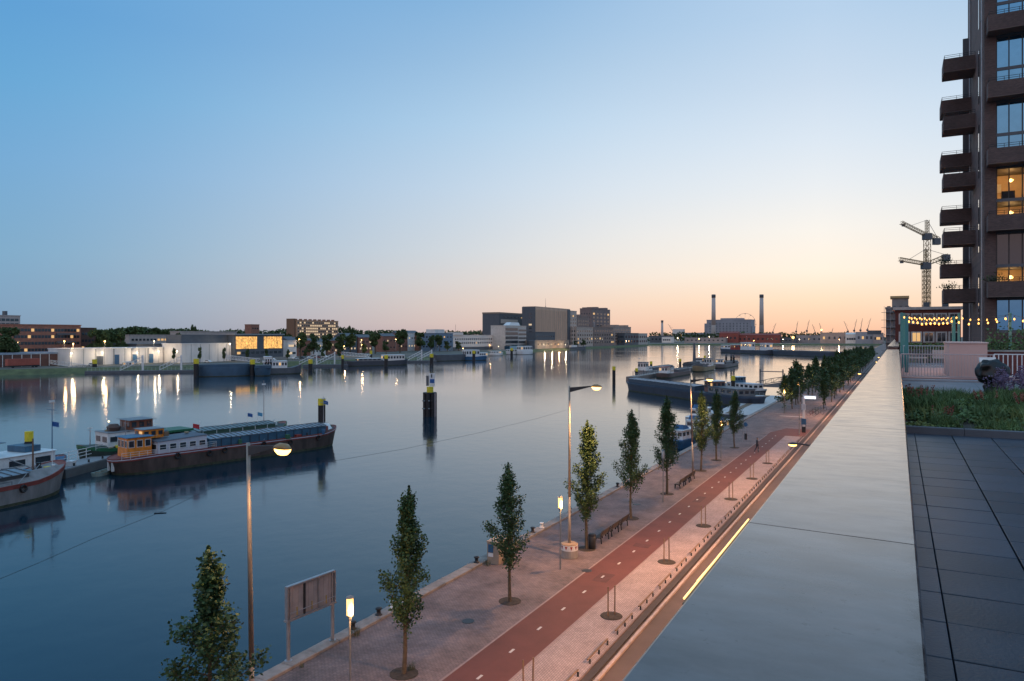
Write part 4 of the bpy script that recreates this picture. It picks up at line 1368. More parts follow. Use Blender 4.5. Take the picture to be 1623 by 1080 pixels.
def far_lamp(label, px, py, X=None, Y=None, white=False, r=.45, h=None, post=True, energy=0):
    if X is not None:
        Y = y_on(px, X)
    else:
        X = x_on(px, Y)
    d = dep(X, Y)
    z = zt(py, d)
    t = thing('bank_lamp', label, 'street lamp', (X, Y, LZ), 0, 'small lamps on the far shores')
    MB().lathe([(.05, -r), (r * .8, -r * .5), (r, 0), (r * .7, r * .6), (.05, r * .8)], 8).build('globe', M_far_white if white else M_far_glow, t, True, (0, 0, z - LZ))
    lamp('bank_light', 'POINT', t, (0, 0, z - LZ - r * 1.6) if d > 900 else (.9, 0, z - LZ - .6), (1, .62, .3) if not white else (1, .8, .55), energy or (500 if d < 900 else 6000), r)
    if post:
        MB().cyl((0, 0, 0), (0, 0, z - LZ - r), .09, n=5).build('post', M_grey, t)


fl = [(102, 541, -364, 0, 'orange lamp before the brick apartments'), (116, 545, -364, 0, 'second orange lamp before the brick apartments'), (166, 541, -356, 0, 'orange lamp above the white warehouse roof'), (244, 541, -365, 1, 'pale lamp over the terrace houses'),
      (113, 560, -349, 1, 'white wall lamp at the end of the white warehouse'), (162, 559, -349, 1, 'white wall lamp on the white warehouse, second'), (217, 559, -349, 1, 'white wall lamp on the white warehouse, third'), (251, 557, -349, 1, 'white wall lamp on the white warehouse, last'), (280, 557, -330, 1, 'warm wall lamp between shed and warehouse'),
      (364, 545, -333, 1, 'pale lamp at the corner of the glazed hall'), (474, 538, -345, 0, 'orange lamp under the tan slab'), (545, 549, -340, 0, 'orange lamp low on the middle bank'), (573, 539, -345, 0, 'orange lamp before the slate house'), (573, 547, -345, 0, 'lower orange lamp before the slate house'),
      (627, 538, -352, 0, 'orange lamp beside the largest round tree'), (734, 552, -372, 0, 'orange lamp at the foot of the white office'), (776, 547, -370, 0, 'orange lamp at the corner of the white office'), (790, 549, -368, 1, 'pale lamp below the slate tower'),
      (862, 546, -352, 1, 'pale quay lamp, first below the silo'), (874, 546, -352, 1, 'pale quay lamp, second below the silo'), (885, 546, -352, 0, 'orange quay lamp below the silo'), (896, 546, -352, 1, 'pale quay lamp, last below the silo')]
for px, py, X, wh, lb in fl:
    far_lamp(lb, px, py, X=X, white=bool(wh), r=.34 if wh else .42, energy=1800 if px > 850 else 900)
for px, py, wh, r_, lb in ((1257, 535, 0, 2.6, 'bright orange floodlight on the far quay'), (1302, 523, 0, 1.8, 'orange floodlight above the tan hall'), (1074, 536, 1, 1.3, 'white quay lamp left of the red shed'), (1124, 534, 1, 1.1, 'white quay lamp under the pale chimney'),
                           (1108, 537, 0, 1.0, 'small orange quay lamp under the pale chimney'), (1195, 540, 0, 1.0, 'small orange lamp at the red long shed'), (1241, 538, 1, .9, 'small white lamp at the dark store'), (1330, 538, 0, .9, 'small orange lamp at the white gable')):
    far_lamp(lb, px, py, Y=1490, white=bool(wh), r=r_)

# ------------------------------------------------------------------ boats
def hull_ring(L, B, k, bow, stern, zk, sb, ss, rake=1.0, grow=0.0, n=26):
    """closed outline at level k (0 keel .. 1 deck); x is forward"""
    top = []
    for i in range(n + 1):
        f = i / n
        # finer stations at both ends
        f = .5 - .5 * math.cos(math.pi * f)
        x = -L / 2 + L * f
        s = (x + L / 2) / stern
        b = (L / 2 - x) / bow
        hb = B / 2
        if s < 1:
            hb *= max(.0, 1 - (1 - s) ** 2.6) ** .5 * (.72 + .28 * k + .28 * (1 - k) * s)
        if b < 1:
            hb *= max(.0, 1 - (1 - b) ** 2.2) ** .5 * (.66 + .34 * k + .34 * (1 - k) * b)
        z = zk
        if k > .4:
            z += sb * max(0, 1 - b) ** 1.6 * (k - .4) / .6 if b < 1 else 0
            z += ss * max(0, 1 - s) ** 1.6 * (k - .4) / .6 if s < 1 else 0
        xr = x - (rake * (1 - k) * max(0, 1 - b) if b < 1 else 0) + (rake * .8 * (1 - k) * max(0, 1 - s) if s < 1 else 0)
        top.append((xr, hb + (grow if hb > .05 else 0), z))
    return [(x, max(y, .02), z) for x, y, z in top] + [(x, -max(y, .02), z) for x, y, z in reversed(top)]


def cabin(par, name, x0, x1, y0, y1, z0, z1, m, roofm, ns=3, ne=2, wz=(.45, .85), ov=.15, rt=.08, taper=0.0, lit=0.0, frame=None, slope=0.0):
    """deckhouse with windows on all four sides and an overhanging roof"""
    t_ = taper
    c = MB().loft([[(x0, y0, z0), (x1, y0, z0), (x1, y1, z0), (x0, y1, z0)], [(x0 + t_, y0 + t_, z1 - slope), (x1 - t_, y0 + t_, z1), (x1 - t_, y1 - t_, z1), (x0 + t_, y1 - t_, z1 - slope)]]).build(name, m, par)
    MB().loft([[(x0 - ov, y0 - ov, z1 - slope + .003), (x1 + ov, y0 - ov, z1 + .003), (x1 + ov, y1 + ov, z1 + .003), (x0 - ov, y1 + ov, z1 - slope + .003)],
               [(x0 - ov, y0 - ov, z1 - slope + rt * .6), (x1 + ov, y0 - ov, z1 + rt * .6), (x1 + ov, y1 + ov, z1 + rt * .6), (x0 - ov, y1 + ov, z1 - slope + rt * .6)],
               [(x0, y0 + .1, z1 - slope + rt * 1.5), (x1, y0 + .1, z1 + rt * 1.5), (x1, y1 - .1, z1 + rt * 1.5), (x0, y1 - .1, z1 - slope + rt * 1.5)]]).build('roof', roofm, c)
    h = z1 - slope - z0
    a, b = z0 + h * wz[0], z0 + h * wz[1]
    off = t_ * (wz[0] + wz[1]) / 2
    for i in range(ns):
        w = (x1 - x0) / ns
        xc = x0 + w * (i + .5)
        for s, y in ((-1, y0 + off), (1, y1 - off)):
            g_ = M_lit if R.random() < lit else M_glass
            if frame:
                MB().box(xc - w * .36, xc + w * .36, y - .025, y + .025, a - .07, b + .07).build('window_frame', frame, c)
            MB().box(xc - w * .3, xc + w * .3, y - .045, y + .045, a, b).build('window', g_, c)
    for i in range(ne):
        w = (y1 - y0) / ne
        yc = y0 + w * (i + .5)
        for x in (x0 + off, x1 - off):
            g_ = M_lit if R.random() < lit else M_glass
            if frame:
                MB().box(x - .025, x + .025, yc - w * .38, yc + w * .38, a - .07, b + .07).build('window_frame', frame, c)
            MB().box(x - .045, x + .045, yc - w * .32, yc + w * .32, a, b).build('window', g_, c)
    return c


def railing(par, x0, x1, y, z, h=.95, step=1.4, m=None, name='railing', n=3, axis='x', r=.025):
    mb = MB()
    k = max(1, int(abs(x1 - x0) / step))
    P_ = (lambda a, zz: (a, y, zz)) if axis == 'x' else (lambda a, zz: (y, a, zz))
    for i in range(k + 1):
        a = x0 + (x1 - x0) * i / k
        mb.cyl(P_(a, z), P_(a, z + h), r, n=5)
    for j in range(n):
        zz = z + h * (j + 1) / n
        mb.cyl(P_(x0, zz), P_(x1, zz), r * .88, n=5)
    return mb.build(name, m or M_white, par)


M_weedy = mat('waterline_growth', (.05, .055, .03), .8, var=.5, scale=2)


def barge(label, loc, rz, L=34, B=5.2, free=1.5, hullm=None, bandm=None, coam=None, hatchm=None, hold=(-.25, .38), nh=20, sb=1.0, ss=.5, house=None, name='barge', group=None, ch=1.0, light=False, lowrail=True, pitch=.25, deckm=None):
    t = thing(name, label, 'barge', loc, rz, group)
    bow, stern = max(3.2, B * .95), max(2.6, B * .8)
    z1 = free
    lev = [(0, -.6), (.45, .2), (.75, z1 * .62), (.9, z1 * .82)]
    MB().loft([hull_ring(L, B, k, bow, stern, z, sb, ss) for k, z in lev] + [hull_ring(L, B, 1, bow, stern, z1 - .02, sb, ss)], (True, True)).build('hull', hullm or M_black, t, True)
    MB().loft([hull_ring(L, B, .40, bow, stern, .02, sb, ss, grow=.012), hull_ring(L, B, .48, bow, stern, .30, sb, ss, grow=.012)], (False, False)).build('waterline_band', M_weedy, t)
    for p in t.children[0].data.polygons:
        p.use_smooth = len(p.vertices) == 4
    MB().loft([hull_ring(L, B, .97, bow, stern, z1 - .36, sb, ss, grow=.03), hull_ring(L, B, 1, bow, stern, z1 - .05, sb, ss, grow=.04)], (False, False)).build('hull_band', bandm or M_red, t)
    rr = [hull_ring(L, B, 1, bow, stern, z1 - .05, sb, ss, grow=.06), hull_ring(L, B, 1, bow, stern, z1 + .06, sb, ss, grow=.06), hull_ring(L, B, 1, bow, stern, z1 + .06, sb, ss, grow=-.05), hull_ring(L, B, 1, bow, stern, z1 - .05, sb, ss, grow=-.05)]
    MB().loft(rr + [rr[0]], (False, False)).build('gunwale', bandm or M_red, t)
    dk = hull_ring(L, B, 1, bow, stern, z1 + .0, sb, ss, grow=-.06)
    nn_ = len(dk)
    MB().add(dk, [(i, i + 1, nn_ - 2 - i, nn_ - 1 - i) for i in range(nn_ // 2 - 1)]).build('deck', deckm or mat('deck_paint', (.22, .075, .06), .75, var=.3, scale=1.2), t)
    h0, h1 = hold[0] * L, hold[1] * L
    w = B * .37
    if nh:
        MB().box(h0, h1, -w, w, z1 - .3, z1 + ch).build('coaming', coam or M_blue, t)
        s = (h1 - h0) / nh
        hm = MB().prism_x([(-w - .10, .0), (-w - .10, .06), (0, .06 + pitch), (w + .10, .06), (w + .10, 0), (0, pitch - .02)], -s / 2 + .03, s / 2 - .03).mesh('hatch_cover', hatchm or mat('hatch_metal', (.25, .29, .33), .45, .35, scale=1.5))
        rib = MB().prism_x([(-w - .13, .05), (-w - .13, .13), (0, .14 + pitch), (w + .13, .13), (w + .13, .05), (0, pitch + .05)], -.045, .045).mesh('hatch_rib', mat('hatch_rib', (.10, .115, .13), .6, scale=2))
        for i in range(nh):
            hc = put('hatch_cover', hm, t, (h0 + s * (i + .5), 0, z1 + ch + .015 + R.uniform(0, .06)))
            put('hatch_rib', rib, hc, (s / 2, 0, 0))
    return t, z1


def ship_mast(t, x, y, z, h, m=None):
    MB().cyl((x, y, z), (x, y, z + h), .07, .03, n=6).build('mast', m or M_galv, t)
    MB().cyl((x, y - .8, z + h * .78), (x, y + .8, z + h * .78), .03, n=5).build('yard', m or M_galv, t)
    MB().box(x - .3, x + .3, y - .06, y + .06, z + h * .9, z + h * .93).build('radar', M_white, t)


def flag(t, x, y, z, m, w=.9, h=.55):
    mb = MB()
    n = 5
    r1 = [(x + w * i / n, y + .08 * math.sin(i * 1.7), z - .05 * i) for i in range(n + 1)]
    vs = [(a, b + e, c) for e in (0, .012) for a, b, c in r1] + [(a, b + e, c + h) for e in (0, .012) for a, b, c in r1]
    k = n + 1
    fs = []
    for i in range(n):
        fs += [(i, i + 1, 2 * k + i + 1, 2 * k + i), (k + i + 1, k + i, 3 * k + i, 3 * k + i + 1)]
    return mb.add(vs, fs).build('flag', m, t, recalc=False)


def clutter(t, x0, x1, y, z, n, seed, B=5, hz=1.0, fenders=5, L=30):
    rn = random.Random(seed)
    cols = [M_dark, M_blue, M_red, M_white, M_wood, M_yellow, M_grey, M_green_]
    for _ in range(n):
        x, yy = rn.uniform(x0, x1), y + rn.uniform(-.5, .5)
        k = rn.randrange(4)
        m_ = rn.choice(cols)
        if k == 0:
            a, b_, h_ = rn.uniform(.2, .5), rn.uniform(.2, .4), rn.uniform(.2, .6)
            MB().cbox(x - a, x + a, yy - b_, yy + b_, z, z + h_, .03).build('crate', m_, t)
        elif k == 1:
            MB().lathe([(.26, 0), (.3, .06), (.3, .14), (.2, .2), (.12, .14)], 10, (x, yy, z)).build('rope_coil', M_rope, t)
        elif k == 2:
            MB().lathe([(.22, 0), (.24, .05), (.24, .6), (.2, .64)], 10, (x, yy, z)).build('drum', m_, t)
        else:
            MB().cyl((x - .5, yy, z + .1), (x + .6, yy + .3, z + .9), .03, n=5).build('davit', M_galv, t)
    for i in range(fenders):
        x = -L * .38 + L * .76 * (i + rn.uniform(.2, .8)) / fenders
        o = ring_mesh(.30, .11, 10).build('tyre_fender', M_black, t, False, (x, -B / 2 - .12, z - rn.uniform(.7, 1.1)))


M_rope = mat('rope', (.30, .24, .15), .9, scale=8)
M_green_ = mat('deck_green', (.04, .13, .07), .6)
M_hull_br = mat('rusty_black_hull', (.075, .050, .042), .6, var=.5, scale=.9, stretch=(1, 1, .3), bump=.2)
M_hull_gr = mat('grey_hull', (.22, .205, .20), .6, var=.35, scale=.8, stretch=(1, 1, .3), bump=.2)
M_band = mat('oxide_red', (.23, .05, .04), .6, var=.25, scale=1.2)
M_coam = mat('blue_coaming', (.045, .12, .19), .5, var=.2, scale=1)
M_orange = mat('varnished_orange', (.78, .25, .03), .4, var=.25, scale=2)
M_green = mat('boat_green', (.02, .13, .06), .5, var=.2)
M_flag1 = mat('flag_blue', (.03, .12, .35), .7)
M_lilac = mat('lilac_white', (.56, .56, .62), .5, var=.1, scale=1)

# the orange wheelhouse barge
p1 = Vector(at(195, 757)[:2]); p2 = Vector(at(541, 707)[:2])
dv = (p2 - p1); Lb_ = dv.length; hd = math.atan2(dv.y, dv.x)
nrm = Vector((-dv.y, dv.x)).normalized()
c = (p1 + p2) / 2 + nrm * 2.55
t, z1 = barge('dark barge with orange wheelhouse, blue coaming and ribbed hatch covers', (c.x, c.y, 0), hd, Lb_ + 1.2, 5.1, 2.15, M_hull_br, M_band, M_coam, hold=(-.145, .41), nh=24, sb=.75, ss=-.25, ch=1.0)
LB = Lb_ + 1.2
MB().loft([hull_ring(LB, 5.1, 1, 4.9, 4.1, 1.98, .75, -.25, grow=.075), hull_ring(LB, 5.1, 1, 4.9, 4.1, 2.08, .75, -.25, grow=.075)], (False, False)).build('rubbing_strake', M_lilac, t)
cabin(t, 'wheelhouse', -LB / 2 + 1.6, -LB / 2 + 4.5, -1.35, 1.35, 2.0, 4.35, M_orange, mat('wheelhouse_roof', (.06, .15, .24), .5), 3, 3, (.52, .84), .22, .09, .05, .0, M_white)
cabin(t, 'living_cabin', -LB / 2 + 4.9, -.152 * LB - .2, -2.0, 2.0, 2.0, 3.85, M_lilac, mat('cabin_roof', (.09, .11, .14), .6), 5, 2, (.40, .76), .1, .07, 0, 0, M_white, slope=.25)
cabin(t, 'varnished_cabin', -LB / 2 + 4.0, -LB / 2 + 6.6, .0, 2.2, 3.9, 5.0, M_orange, M_grey, 3, 2, (.35, .8), .15, .06, 0, .3)
railing(t, -LB / 2 + 4.9, -.2 * LB + 2.4, -2.45, 2.15, .8, 1.2)
railing(t, -.12 * LB, .40 * LB, 2.45, 2.15, .9, 1.8)
MB().box(.405 * LB, .43 * LB, -1.6, 1.6, 2.1, 3.1).build('forecastle', mat('forecastle_red', (.28, .09, .08), .6), t)
MB().prism_x([(-1.8, 2.15), (-.5, 3.3), (.9, 3.3), (1.8, 2.15)], .425 * LB, .46 * LB).build('bow_shelter', M_white, t)
MB().lathe([(.3, 0), (.3, .5), (.18, .55), (.22, .9)], 10, (.455 * LB, .8, 2.6)).build('winch', M_dark, t)
for s in (-1, 1):
    MB().lathe([(.14, 0), (.11, .4), (.15, .45)], 8, (.30 * LB, s * 2.35, 2.15)).build('bitt', M_dark, t)
    MB().box(-LB / 2 + .15, -LB / 2 + .4, s * .55 - .12, s * .55 + .12, .5, 1.7).build('rudder_fitting', M_white, t)
ship_mast(t, .44 * LB, 0, 2.9, 4.6)
flag(t, .44 * LB, .0, 6.3, M_flag1)
MB().cyl((-.145 * LB, .6, 3.9), (-.145 * LB, .6, 5.4), .025, n=5).build('flag_staff', M_white, t)
flag(t, -.145 * LB - .95, .6, 4.6, mat('flag_red', (.5, .03, .04), .7))
for i in range(12):
    x = -.1 * LB + i * .042 * LB
    MB().box(x, x + .06, -2.14, -2.06, 2.15, 3.1).build('coaming_stay', M_dark, t)
clutter(t, .43 * LB, .47 * LB, 0, 2.6, 6, 1, 5.1, fenders=6, L=LB)
clutter(t, -LB / 2 + 2, -LB / 2 + 8, 2.0, 2.15, 6, 2, fenders=0)
clutter(t, -.15 * LB, .4 * LB, -2.25, 2.15, 9, 3, fenders=0)
clutter(t, -LB / 2 + 5.2, -LB / 2 + 11, .4, 4.0, 6, 4, fenders=0)
MB().cyl((-LB / 2 + 2.2, .6, 4.5), (-LB / 2 + 2.2, .6, 6.3), .03, n=5).cyl((-LB / 2 + 2.2, .1, 6.0), (-LB / 2 + 2.2, 1.1, 6.0), .02, n=4).build('aerial', M_galv, t)
railing(t, -LB / 2 + .6, -LB / 2 + 4.6, -2.2, 1.95, .8, 1.0)

# the green barge alongside, further out
q1 = Vector(c) + nrm * 10.8 - dv.normalized() * 0.4
t, z1 = barge('long green barge lying on the far side of the orange wheelhouse barge', (q1.x, q1.y, 0), hd + .02, 31, 5.1, 1.9, mat('green_black_hull', (.03, .05, .04), .6, var=.4, scale=1), M_green, mat('green_coaming', (.05, .10, .07), .5, scale=1), mat('green_hatch', (.17, .23, .23), .45, .3, scale=1), hold=(-.17, .40), nh=22, sb=.9, ss=.6, ch=.9)
cabin(t, 'white_house', -12.6, -6.8, -1.9, 1.9, 1.9, 3.9, M_white, M_grey, 4, 2, (.4, .75), .1, .07, 0, 0)
cabin(t, 'wheelhouse', -9.6, -6.6, -1.5, 1.5, 3.6, 5.3, mat('brown_house', (.22, .08, .045), .5), M_grey, 3, 3, (.45, .85), .35, .07, 0, .0)
MB().box(-4.6, -1.0, -1.9, 1.9, 3.15, 3.45).build('raised_hatch', M_green, t)
railing(t, -14.2, -11, -2.2, 1.95, .8, 1.2)
ship_mast(t, 11.6, 0, 2.4, 7.2)
flag(t, 8.5, -.4, 4.2, M_flag1); flag(t, 10.1, -.6, 4.2, mat('flag_cyan', (.1, .35, .55), .7))
MB().cyl((8.5, -.4, 2.3), (8.5, -.4, 4.8), .025, n=5).build('flag_staff', M_white, t)
MB().cyl((10.1, -.6, 2.3), (10.1, -.6, 4.8), .025, n=5).build('flag_staff', M_white, t)
ship_mast(t, -14.0, 0, 2.4, 2.4)
MB().lathe([(.05, -.1), (.13, 0), (.05, .1)], 8, (-12.2, -1.2, 5.4)).build('deck_lamp', M_far_white, t)
MB().cyl((-12.2, -1.2, 3.9), (-12.2, -1.2, 5.3), .03, n=5).build('lamp_post', M_grey, t)
MB().lathe([(.7, 0), (.9, .5), (.5, .9)], 10, (-11.2, -.3, 4.0)).build('covered_dinghy', mat('tarp_brown', (.09, .06, .05), .8), t)
for i in range(8):
    MB().box(-4.0 + i * 2.1, -3.94 + i * 2.1, -2.3, -2.24, 1.95, 2.85).build('stanchion', M_white, t)

clutter(t, -13.5, -6, -2.0, 1.95, 9, 5, 5.1, L=30)
clutter(t, 12.2, 13.8, 0, 2.3, 5, 6, fenders=0)
clutter(t, -12, -10, 0, 4.0, 6, 7, fenders=0)
# the grey barge whose bow enters from the picture edge
b1 = Vector(at(109, 783)[:2]); b0 = Vector(at(0, 807)[:2])
dv2 = (b1 - b0).normalized()
n2 = Vector((-dv2.y, dv2.x))
hd2 = math.atan2(dv2.y, dv2.x)
LA = 36
c2 = b1 - dv2 * (LA / 2 - 1.2) + n2 * 2.6
t, z1 = barge('grey barge with oxide red band, bow entering at the picture edge', (c2.x, c2.y, 0), hd2, LA, 5.4, 2.0, M_hull_gr, M_band, mat('dull_coaming', (.055, .06, .065), .6, scale=1), hold=(-.25, .36), nh=24, sb=1.2, ss=.4, ch=.8)
MB().lathe([(.30, 0), (.30, .55), (.2, .6), (.26, .95)], 10, (LA * .44, .6, 2.3)).build('winch', M_dark, t)
MB().lathe([(.18, 0), (.14, .5), (.2, .55)], 9, (LA * .455, -.9, 2.5)).build('bitt', M_white, t)
MB().cyl((LA * .405, -.3, 2.2), (LA * .405, -.3, 6.0), .11, .07, n=7).build('mast', mat('brown_mast', (.16, .09, .06), .6), t)
MB().cyl((LA * .405, -.3, 2.9), (LA * .33, -.6, 4.3), .05, n=6).build('boom', M_galv, t)
MB().prism_x([(-1.6, 1.95), (-1.2, 2.8), (1.2, 2.8), (1.6, 1.95)], LA * .37, LA * .40).build('fore_hatch', mat('blue_tarp', (.06, .20, .30), .7), t)
MB().cyl((LA * .47, 0, 2.6), (LA * .47, 0, 4.6), .03, n=5).build('jack_staff', M_white, t)
railing(t, -LA * .2, LA * .3, -2.6, 2.1, .3, 2.4, M_dark, n=1)
clutter(t, LA * .38, LA * .46, 0, 2.3, 9, 8, 5.4, L=LA, fenders=4)
clutter(t, LA * .1, LA * .36, -2.4, 2.05, 6, 9, fenders=0)
# white cabin ship behind it
c3 = b1 - dv2 * 7.9 + n2 * 8.7
t, z1 = barge('white cabin ship lying behind the grey barge at the picture edge', (c3.x, c3.y, 0), hd2, 28, 5.0, 1.7, M_blue, M_coam, M_blue, hold=(0, .01), nh=0, sb=1.0, ss=.3, ch=.5)
clutter(t, 11, 13, 0, 1.8, 8, 10, fenders=0)
cabin(t, 'white_house', -6, 11.4, -2.1, 2.1, 1.7, 3.7, M_white, M_white, 6, 2, (.42, .78), .15, .08, 0, .05)
cabin(t, 'upper_house', -6, 5.4, -1.8, 1.8, 3.85, 5.3, M_white, mat('solar_roof', (.10, .12, .15), .3), 4, 2, (.35, .8), .4, .1, 0, 0)
MB().box(8.4, 10.2, -1.4, 1.4, 3.85, 4.5).build('deck_box', M_coam, t)
ship_mast(t, 12.6, 0, 2.3, 7.4, M_blue)
flag(t, 12.6, 0, 6.2, M_flag1)
railing(t, 6, 13, -2.2, 1.8, .8, 1.3)

# pontoon between the barges with white railing, small boat
pc1 = Vector(at(118, 755)[:2]); pc2 = Vector(at(204, 731)[:2])
dv3 = (pc2 - pc1); hd3 = math.atan2(dv3.y, dv3.x)
t = thing('pontoon', 'floating grey pontoon with white railing linking the two barges', 'pontoon', (pc1.x, pc1.y, 0), hd3)
PL = dv3.length + 6
MB().cbox(-1.5, PL, 0, 3.0, -.4, 1.0, .05).build('float', mat('pontoon_grey', (.12, .13, .135), .7, scale=1), t)
MB().cbox(-1.5, PL, .05, 2.95, 1.003, 1.12, .02).build('deck', mat('deck_grey', (.26, .27, .28), .7, scale=1.5), t)
railing(t, -.4, PL - 1, 2.75, 1.12, 1.25, 1.5, M_white, r=.05)
for i in range(5):
    MB().lathe([(.12, 0), (.1, .3), (.14, .34)], 8, (.5 + i * 2.6, .4, 1.12)).build('bitt', M_dark, t)
MB().box(0.2, 1.0, .5, 1.3, 1.12, 1.7).build('locker', M_white, t)
x, y, _ = at(163, 752)
t = thing('rowing_boat', 'small pale rowing boat floating below the pontoon', 'boat', (x, y, .0), hd3)
o = MB().loft([hull_ring(3.4, 1.3, .3, 1.6, .8, -.1, .1, 0, .2, n=12), hull_ring(3.4, 1.3, 1, 1.6, .8, .38, .18, .05, .2, n=12), hull_ring(3.4, 1.3, 1, 1.6, .8, .38, .18, .05, .2, -.08, n=12), hull_ring(3.4, 1.2, .5, 1.6, .8, .1, .05, 0, .2, -.1, n=12)], (True, True)).build('hull', mat('pale_green_boat', (.30, .38, .34), .6), t)
for X in (-.6, .5):
    MB().box(X - .12, X + .12, -.5, .5, .28, .32).build('thwart', M_wood, t)

# mooring piles
def pile(label, x, y, top, r=.45, capm=None, capz=.9):
    t = thing('mooring_pile', label, 'mooring pile', (x, y, 0), 0, 'yellow topped mooring piles')
    MB().cyl((0, 0, -1), (0, 0, top - capz), r, n=14).build('shaft', M_black, t, False)
    MB().cyl((0, 0, top - capz), (0, 0, top), r * 1.04, n=14).build('cap', capm or M_yellow, t)
    MB().box(-.06, .06, -r - .08, -r, 1, top - 1.2).build('ladder', M_dark, t)


x, y = ad(510, 111.5); pile('yellow topped pile behind the bow of the orange wheelhouse barge', x, y, zt(632, 111.5), .55, capz=1.0)
x, y = ad(46, 82); pile('yellow topped pile behind the grey barge at the picture edge', x, y, zt(684, 82), .42, capz=1.1)

# dolphin in open water
x, y, _ = at(676, 661)
t = thing('dolphin', 'cluster of black piles with yellow drum and white notice panel in open water', 'mooring dolphin', (x, y + 1.2, 0), A)
for (a, b, r_) in ((-.95, -.5, .42), (-.2, -.95, .45), (.6, -.7, .42), (1.05, .1, .40), (-1.05, .4, .4), (0, .7, .42)):
    MB().cyl((a, b, -1), (a, b, 4.9), r_, n=12).build('pile', M_black, t)
MB().box(1.0, 1.38, -.85, -.5, 0, 4.9).build('pale_fender', mat('fender_grey', (.25, .22, .22), .7), t)
for z in (1.6, 3.2):
    MB().box(-1.4, .7, -1.42, -1.3, z, z + .22).build('wale', M_dark, t)
    for X in (-1.0, .0):
        MB().lathe([(.03, -.16), (.16, 0), (.03, .16)], 8, (X, -1.5, z + .1)).build('bolt_head', M_galv, t)
MB().cyl((0, 0, 4.75), (0, 0, 4.98), 1.35, n=16).build('cap_plate', M_dark, t)
MB().cyl((0.05, 0, 4.98), (0.05, 0, 6.1), .68, n=18).build('yellow_drum', M_yellow, t)
MB().box(-.15, 1.05, -.12, -.02, 6.15, 8.9).build('white_panel', M_white, t)
MB().box(.02, .95, -.15, -.122, 6.9, 7.7).build('blue_mark', M_flag1, t)
MB().box(.25, .50, -.15, -.122, 8.0, 8.7).build('dark_mark', M_dark, t)
MB().box(-.75, -.2, -.1, 0, 6.3, 8.4).build('grey_panel', M_slate, t)
MB().cyl((.4, .15, 4.98), (.4, .15, 9.8), .06, n=6).build('staff', M_grey, t)
MB().cyl((.0, .15, 9.8), (.8, .15, 9.8), .04, n=5).cyl((.4, .15, 9.8), (.4, .15, 10.8), .05, n=5).build('topmark', M_slate, t)

# ---- right hand harbour basin
g1 = Vector(at(984, 618)[:2]); g2 = Vector(at(1092, 634)[:2])
dg = g1 - g2
u_ = dg.normalized(); nn = Vector((-u_.y, u_.x))
if nn.y < 0:
    nn = -nn
LD = dg.length + 24
cc = g1 - u_ * (LD / 2) + nn * 3.6
hdg = math.atan2(dg.y, dg.x)
t, z1 = barge('dark blue barge with long rolled hatch lying across the basin', (cc.x, cc.y, 0), hdg, LD, 7.2, 2.2, mat('navy_hull', (.022, .032, .055), .5, var=.3, scale=.6), mat('navy_band', (.03, .05, .085), .5), mat('navy_coaming', (.05, .075, .11), .5), mat('slate_hatch', (.20, .25, .32), .4, .3), hold=(-.13, .45), nh=16, sb=.8, ss=.3, ch=1.3)
cabin(t, 'deck_house', -LD / 2 + 5, -.22 * LD, -2.4, 2.4, 2.2, 3.9, M_grey, M_slate, 5, 3, (.4, .8), .2, .1, 0, .1)
cabin(t, 'wheelhouse', -LD * .24, -LD * .18, -1.8, 1.8, 2.2, 5.2, mat('red_brown_house', (.20, .10, .08), .5), M_white, 3, 3, (.45, .85), .3, .1, 0, .1)
ship_mast(t, LD * .42, 0, 3.3, 7)
ship_mast(t, -LD * .21, 0, 5.3, 3)
railing(t, -LD * .45, -LD * .16, -3.4, 2.2, .9, 1.6)
# white live-aboard boat next to it
x, y, _ = at(1160, 624)
t, z1 = barge('white live-aboard boat between the blue barge and the jetty', (x + 2, y + 4, 0), hdg + .05, 19, 4.8, 1.3, M_slate, M_white, M_white, hold=(0, .01), nh=0, sb=1.2, ss=.4)
cabin(t, 'saloon', -7, 4.5, -1.8, 1.8, 1.3, 2.9, M_white, mat('boat_roof', (.45, .5, .55), .5), 6, 2, (.4, .8), .15, .08, 0, .05)
cabin(t, 'wheelhouse', 0, 3, -1.5, 1.5, 2.95, 4.6, M_coam, M_white, 3, 3, (.45, .85), .2, .08, 0, 0)
railing(t, 4.5, 8.0, -1.9, 1.4, .9, 1.2)
ship_mast(t, -1, 0, 3, 4)
# long pontoon pier with barges on both sides (parallel to the quay)
j0, j1 = 262, 432
t = thing('pontoon_pier', 'long floating pier with moored barges in the middle of the basin', 'pier', (-89, j0, 0), math.pi / 2)
MB().cbox(0, j1 - j0, -1.6, 1.6, -.4, 1.3, .05).build('float', mat('pier_grey', (.24, .20, .18), .7, scale=.6), t)
railing(t, 2, j1 - j0 - 2, -1.4, 1.3, 1.1, 3.0)
for i in range(12):
    MB().cyl((8 + i * 13, 1.5, 1.3), (8 + i * 13, 1.5, 3.0), .12, n=6).build('bollard_post', M_slate, t)
bs = [(-82.5, 300, 'rusty work barge with low cabin at the near end of the pier', 40, 6, 1.6, (-.05, .4), mat('barge_rust', (.15, .11, .10), .6, scale=.5)), (-82.5, 352, 'tan hulled boat moored in the middle of the pier', 30, 6, 2.0, (.05, .40), mat('barge_tan', (.32, .24, .14), .6, scale=.5)),
      (-82.0, 402, 'grey barge with covered hold at the far end of the pier', 44, 6.5, 1.8, (-.3, .42), mat('barge_grey', (.20, .18, .18), .6, scale=.5)), (-96, 318, 'pale barge on the far side of the pier', 48, 6.2, 1.8, (-.2, .42), mat('barge_pale', (.30, .26, .25), .6, scale=.5)),
      (-96, 388, 'dark tug like barge behind the pier end', 34, 6.0, 1.8, (-.1, .42), M_slate)]
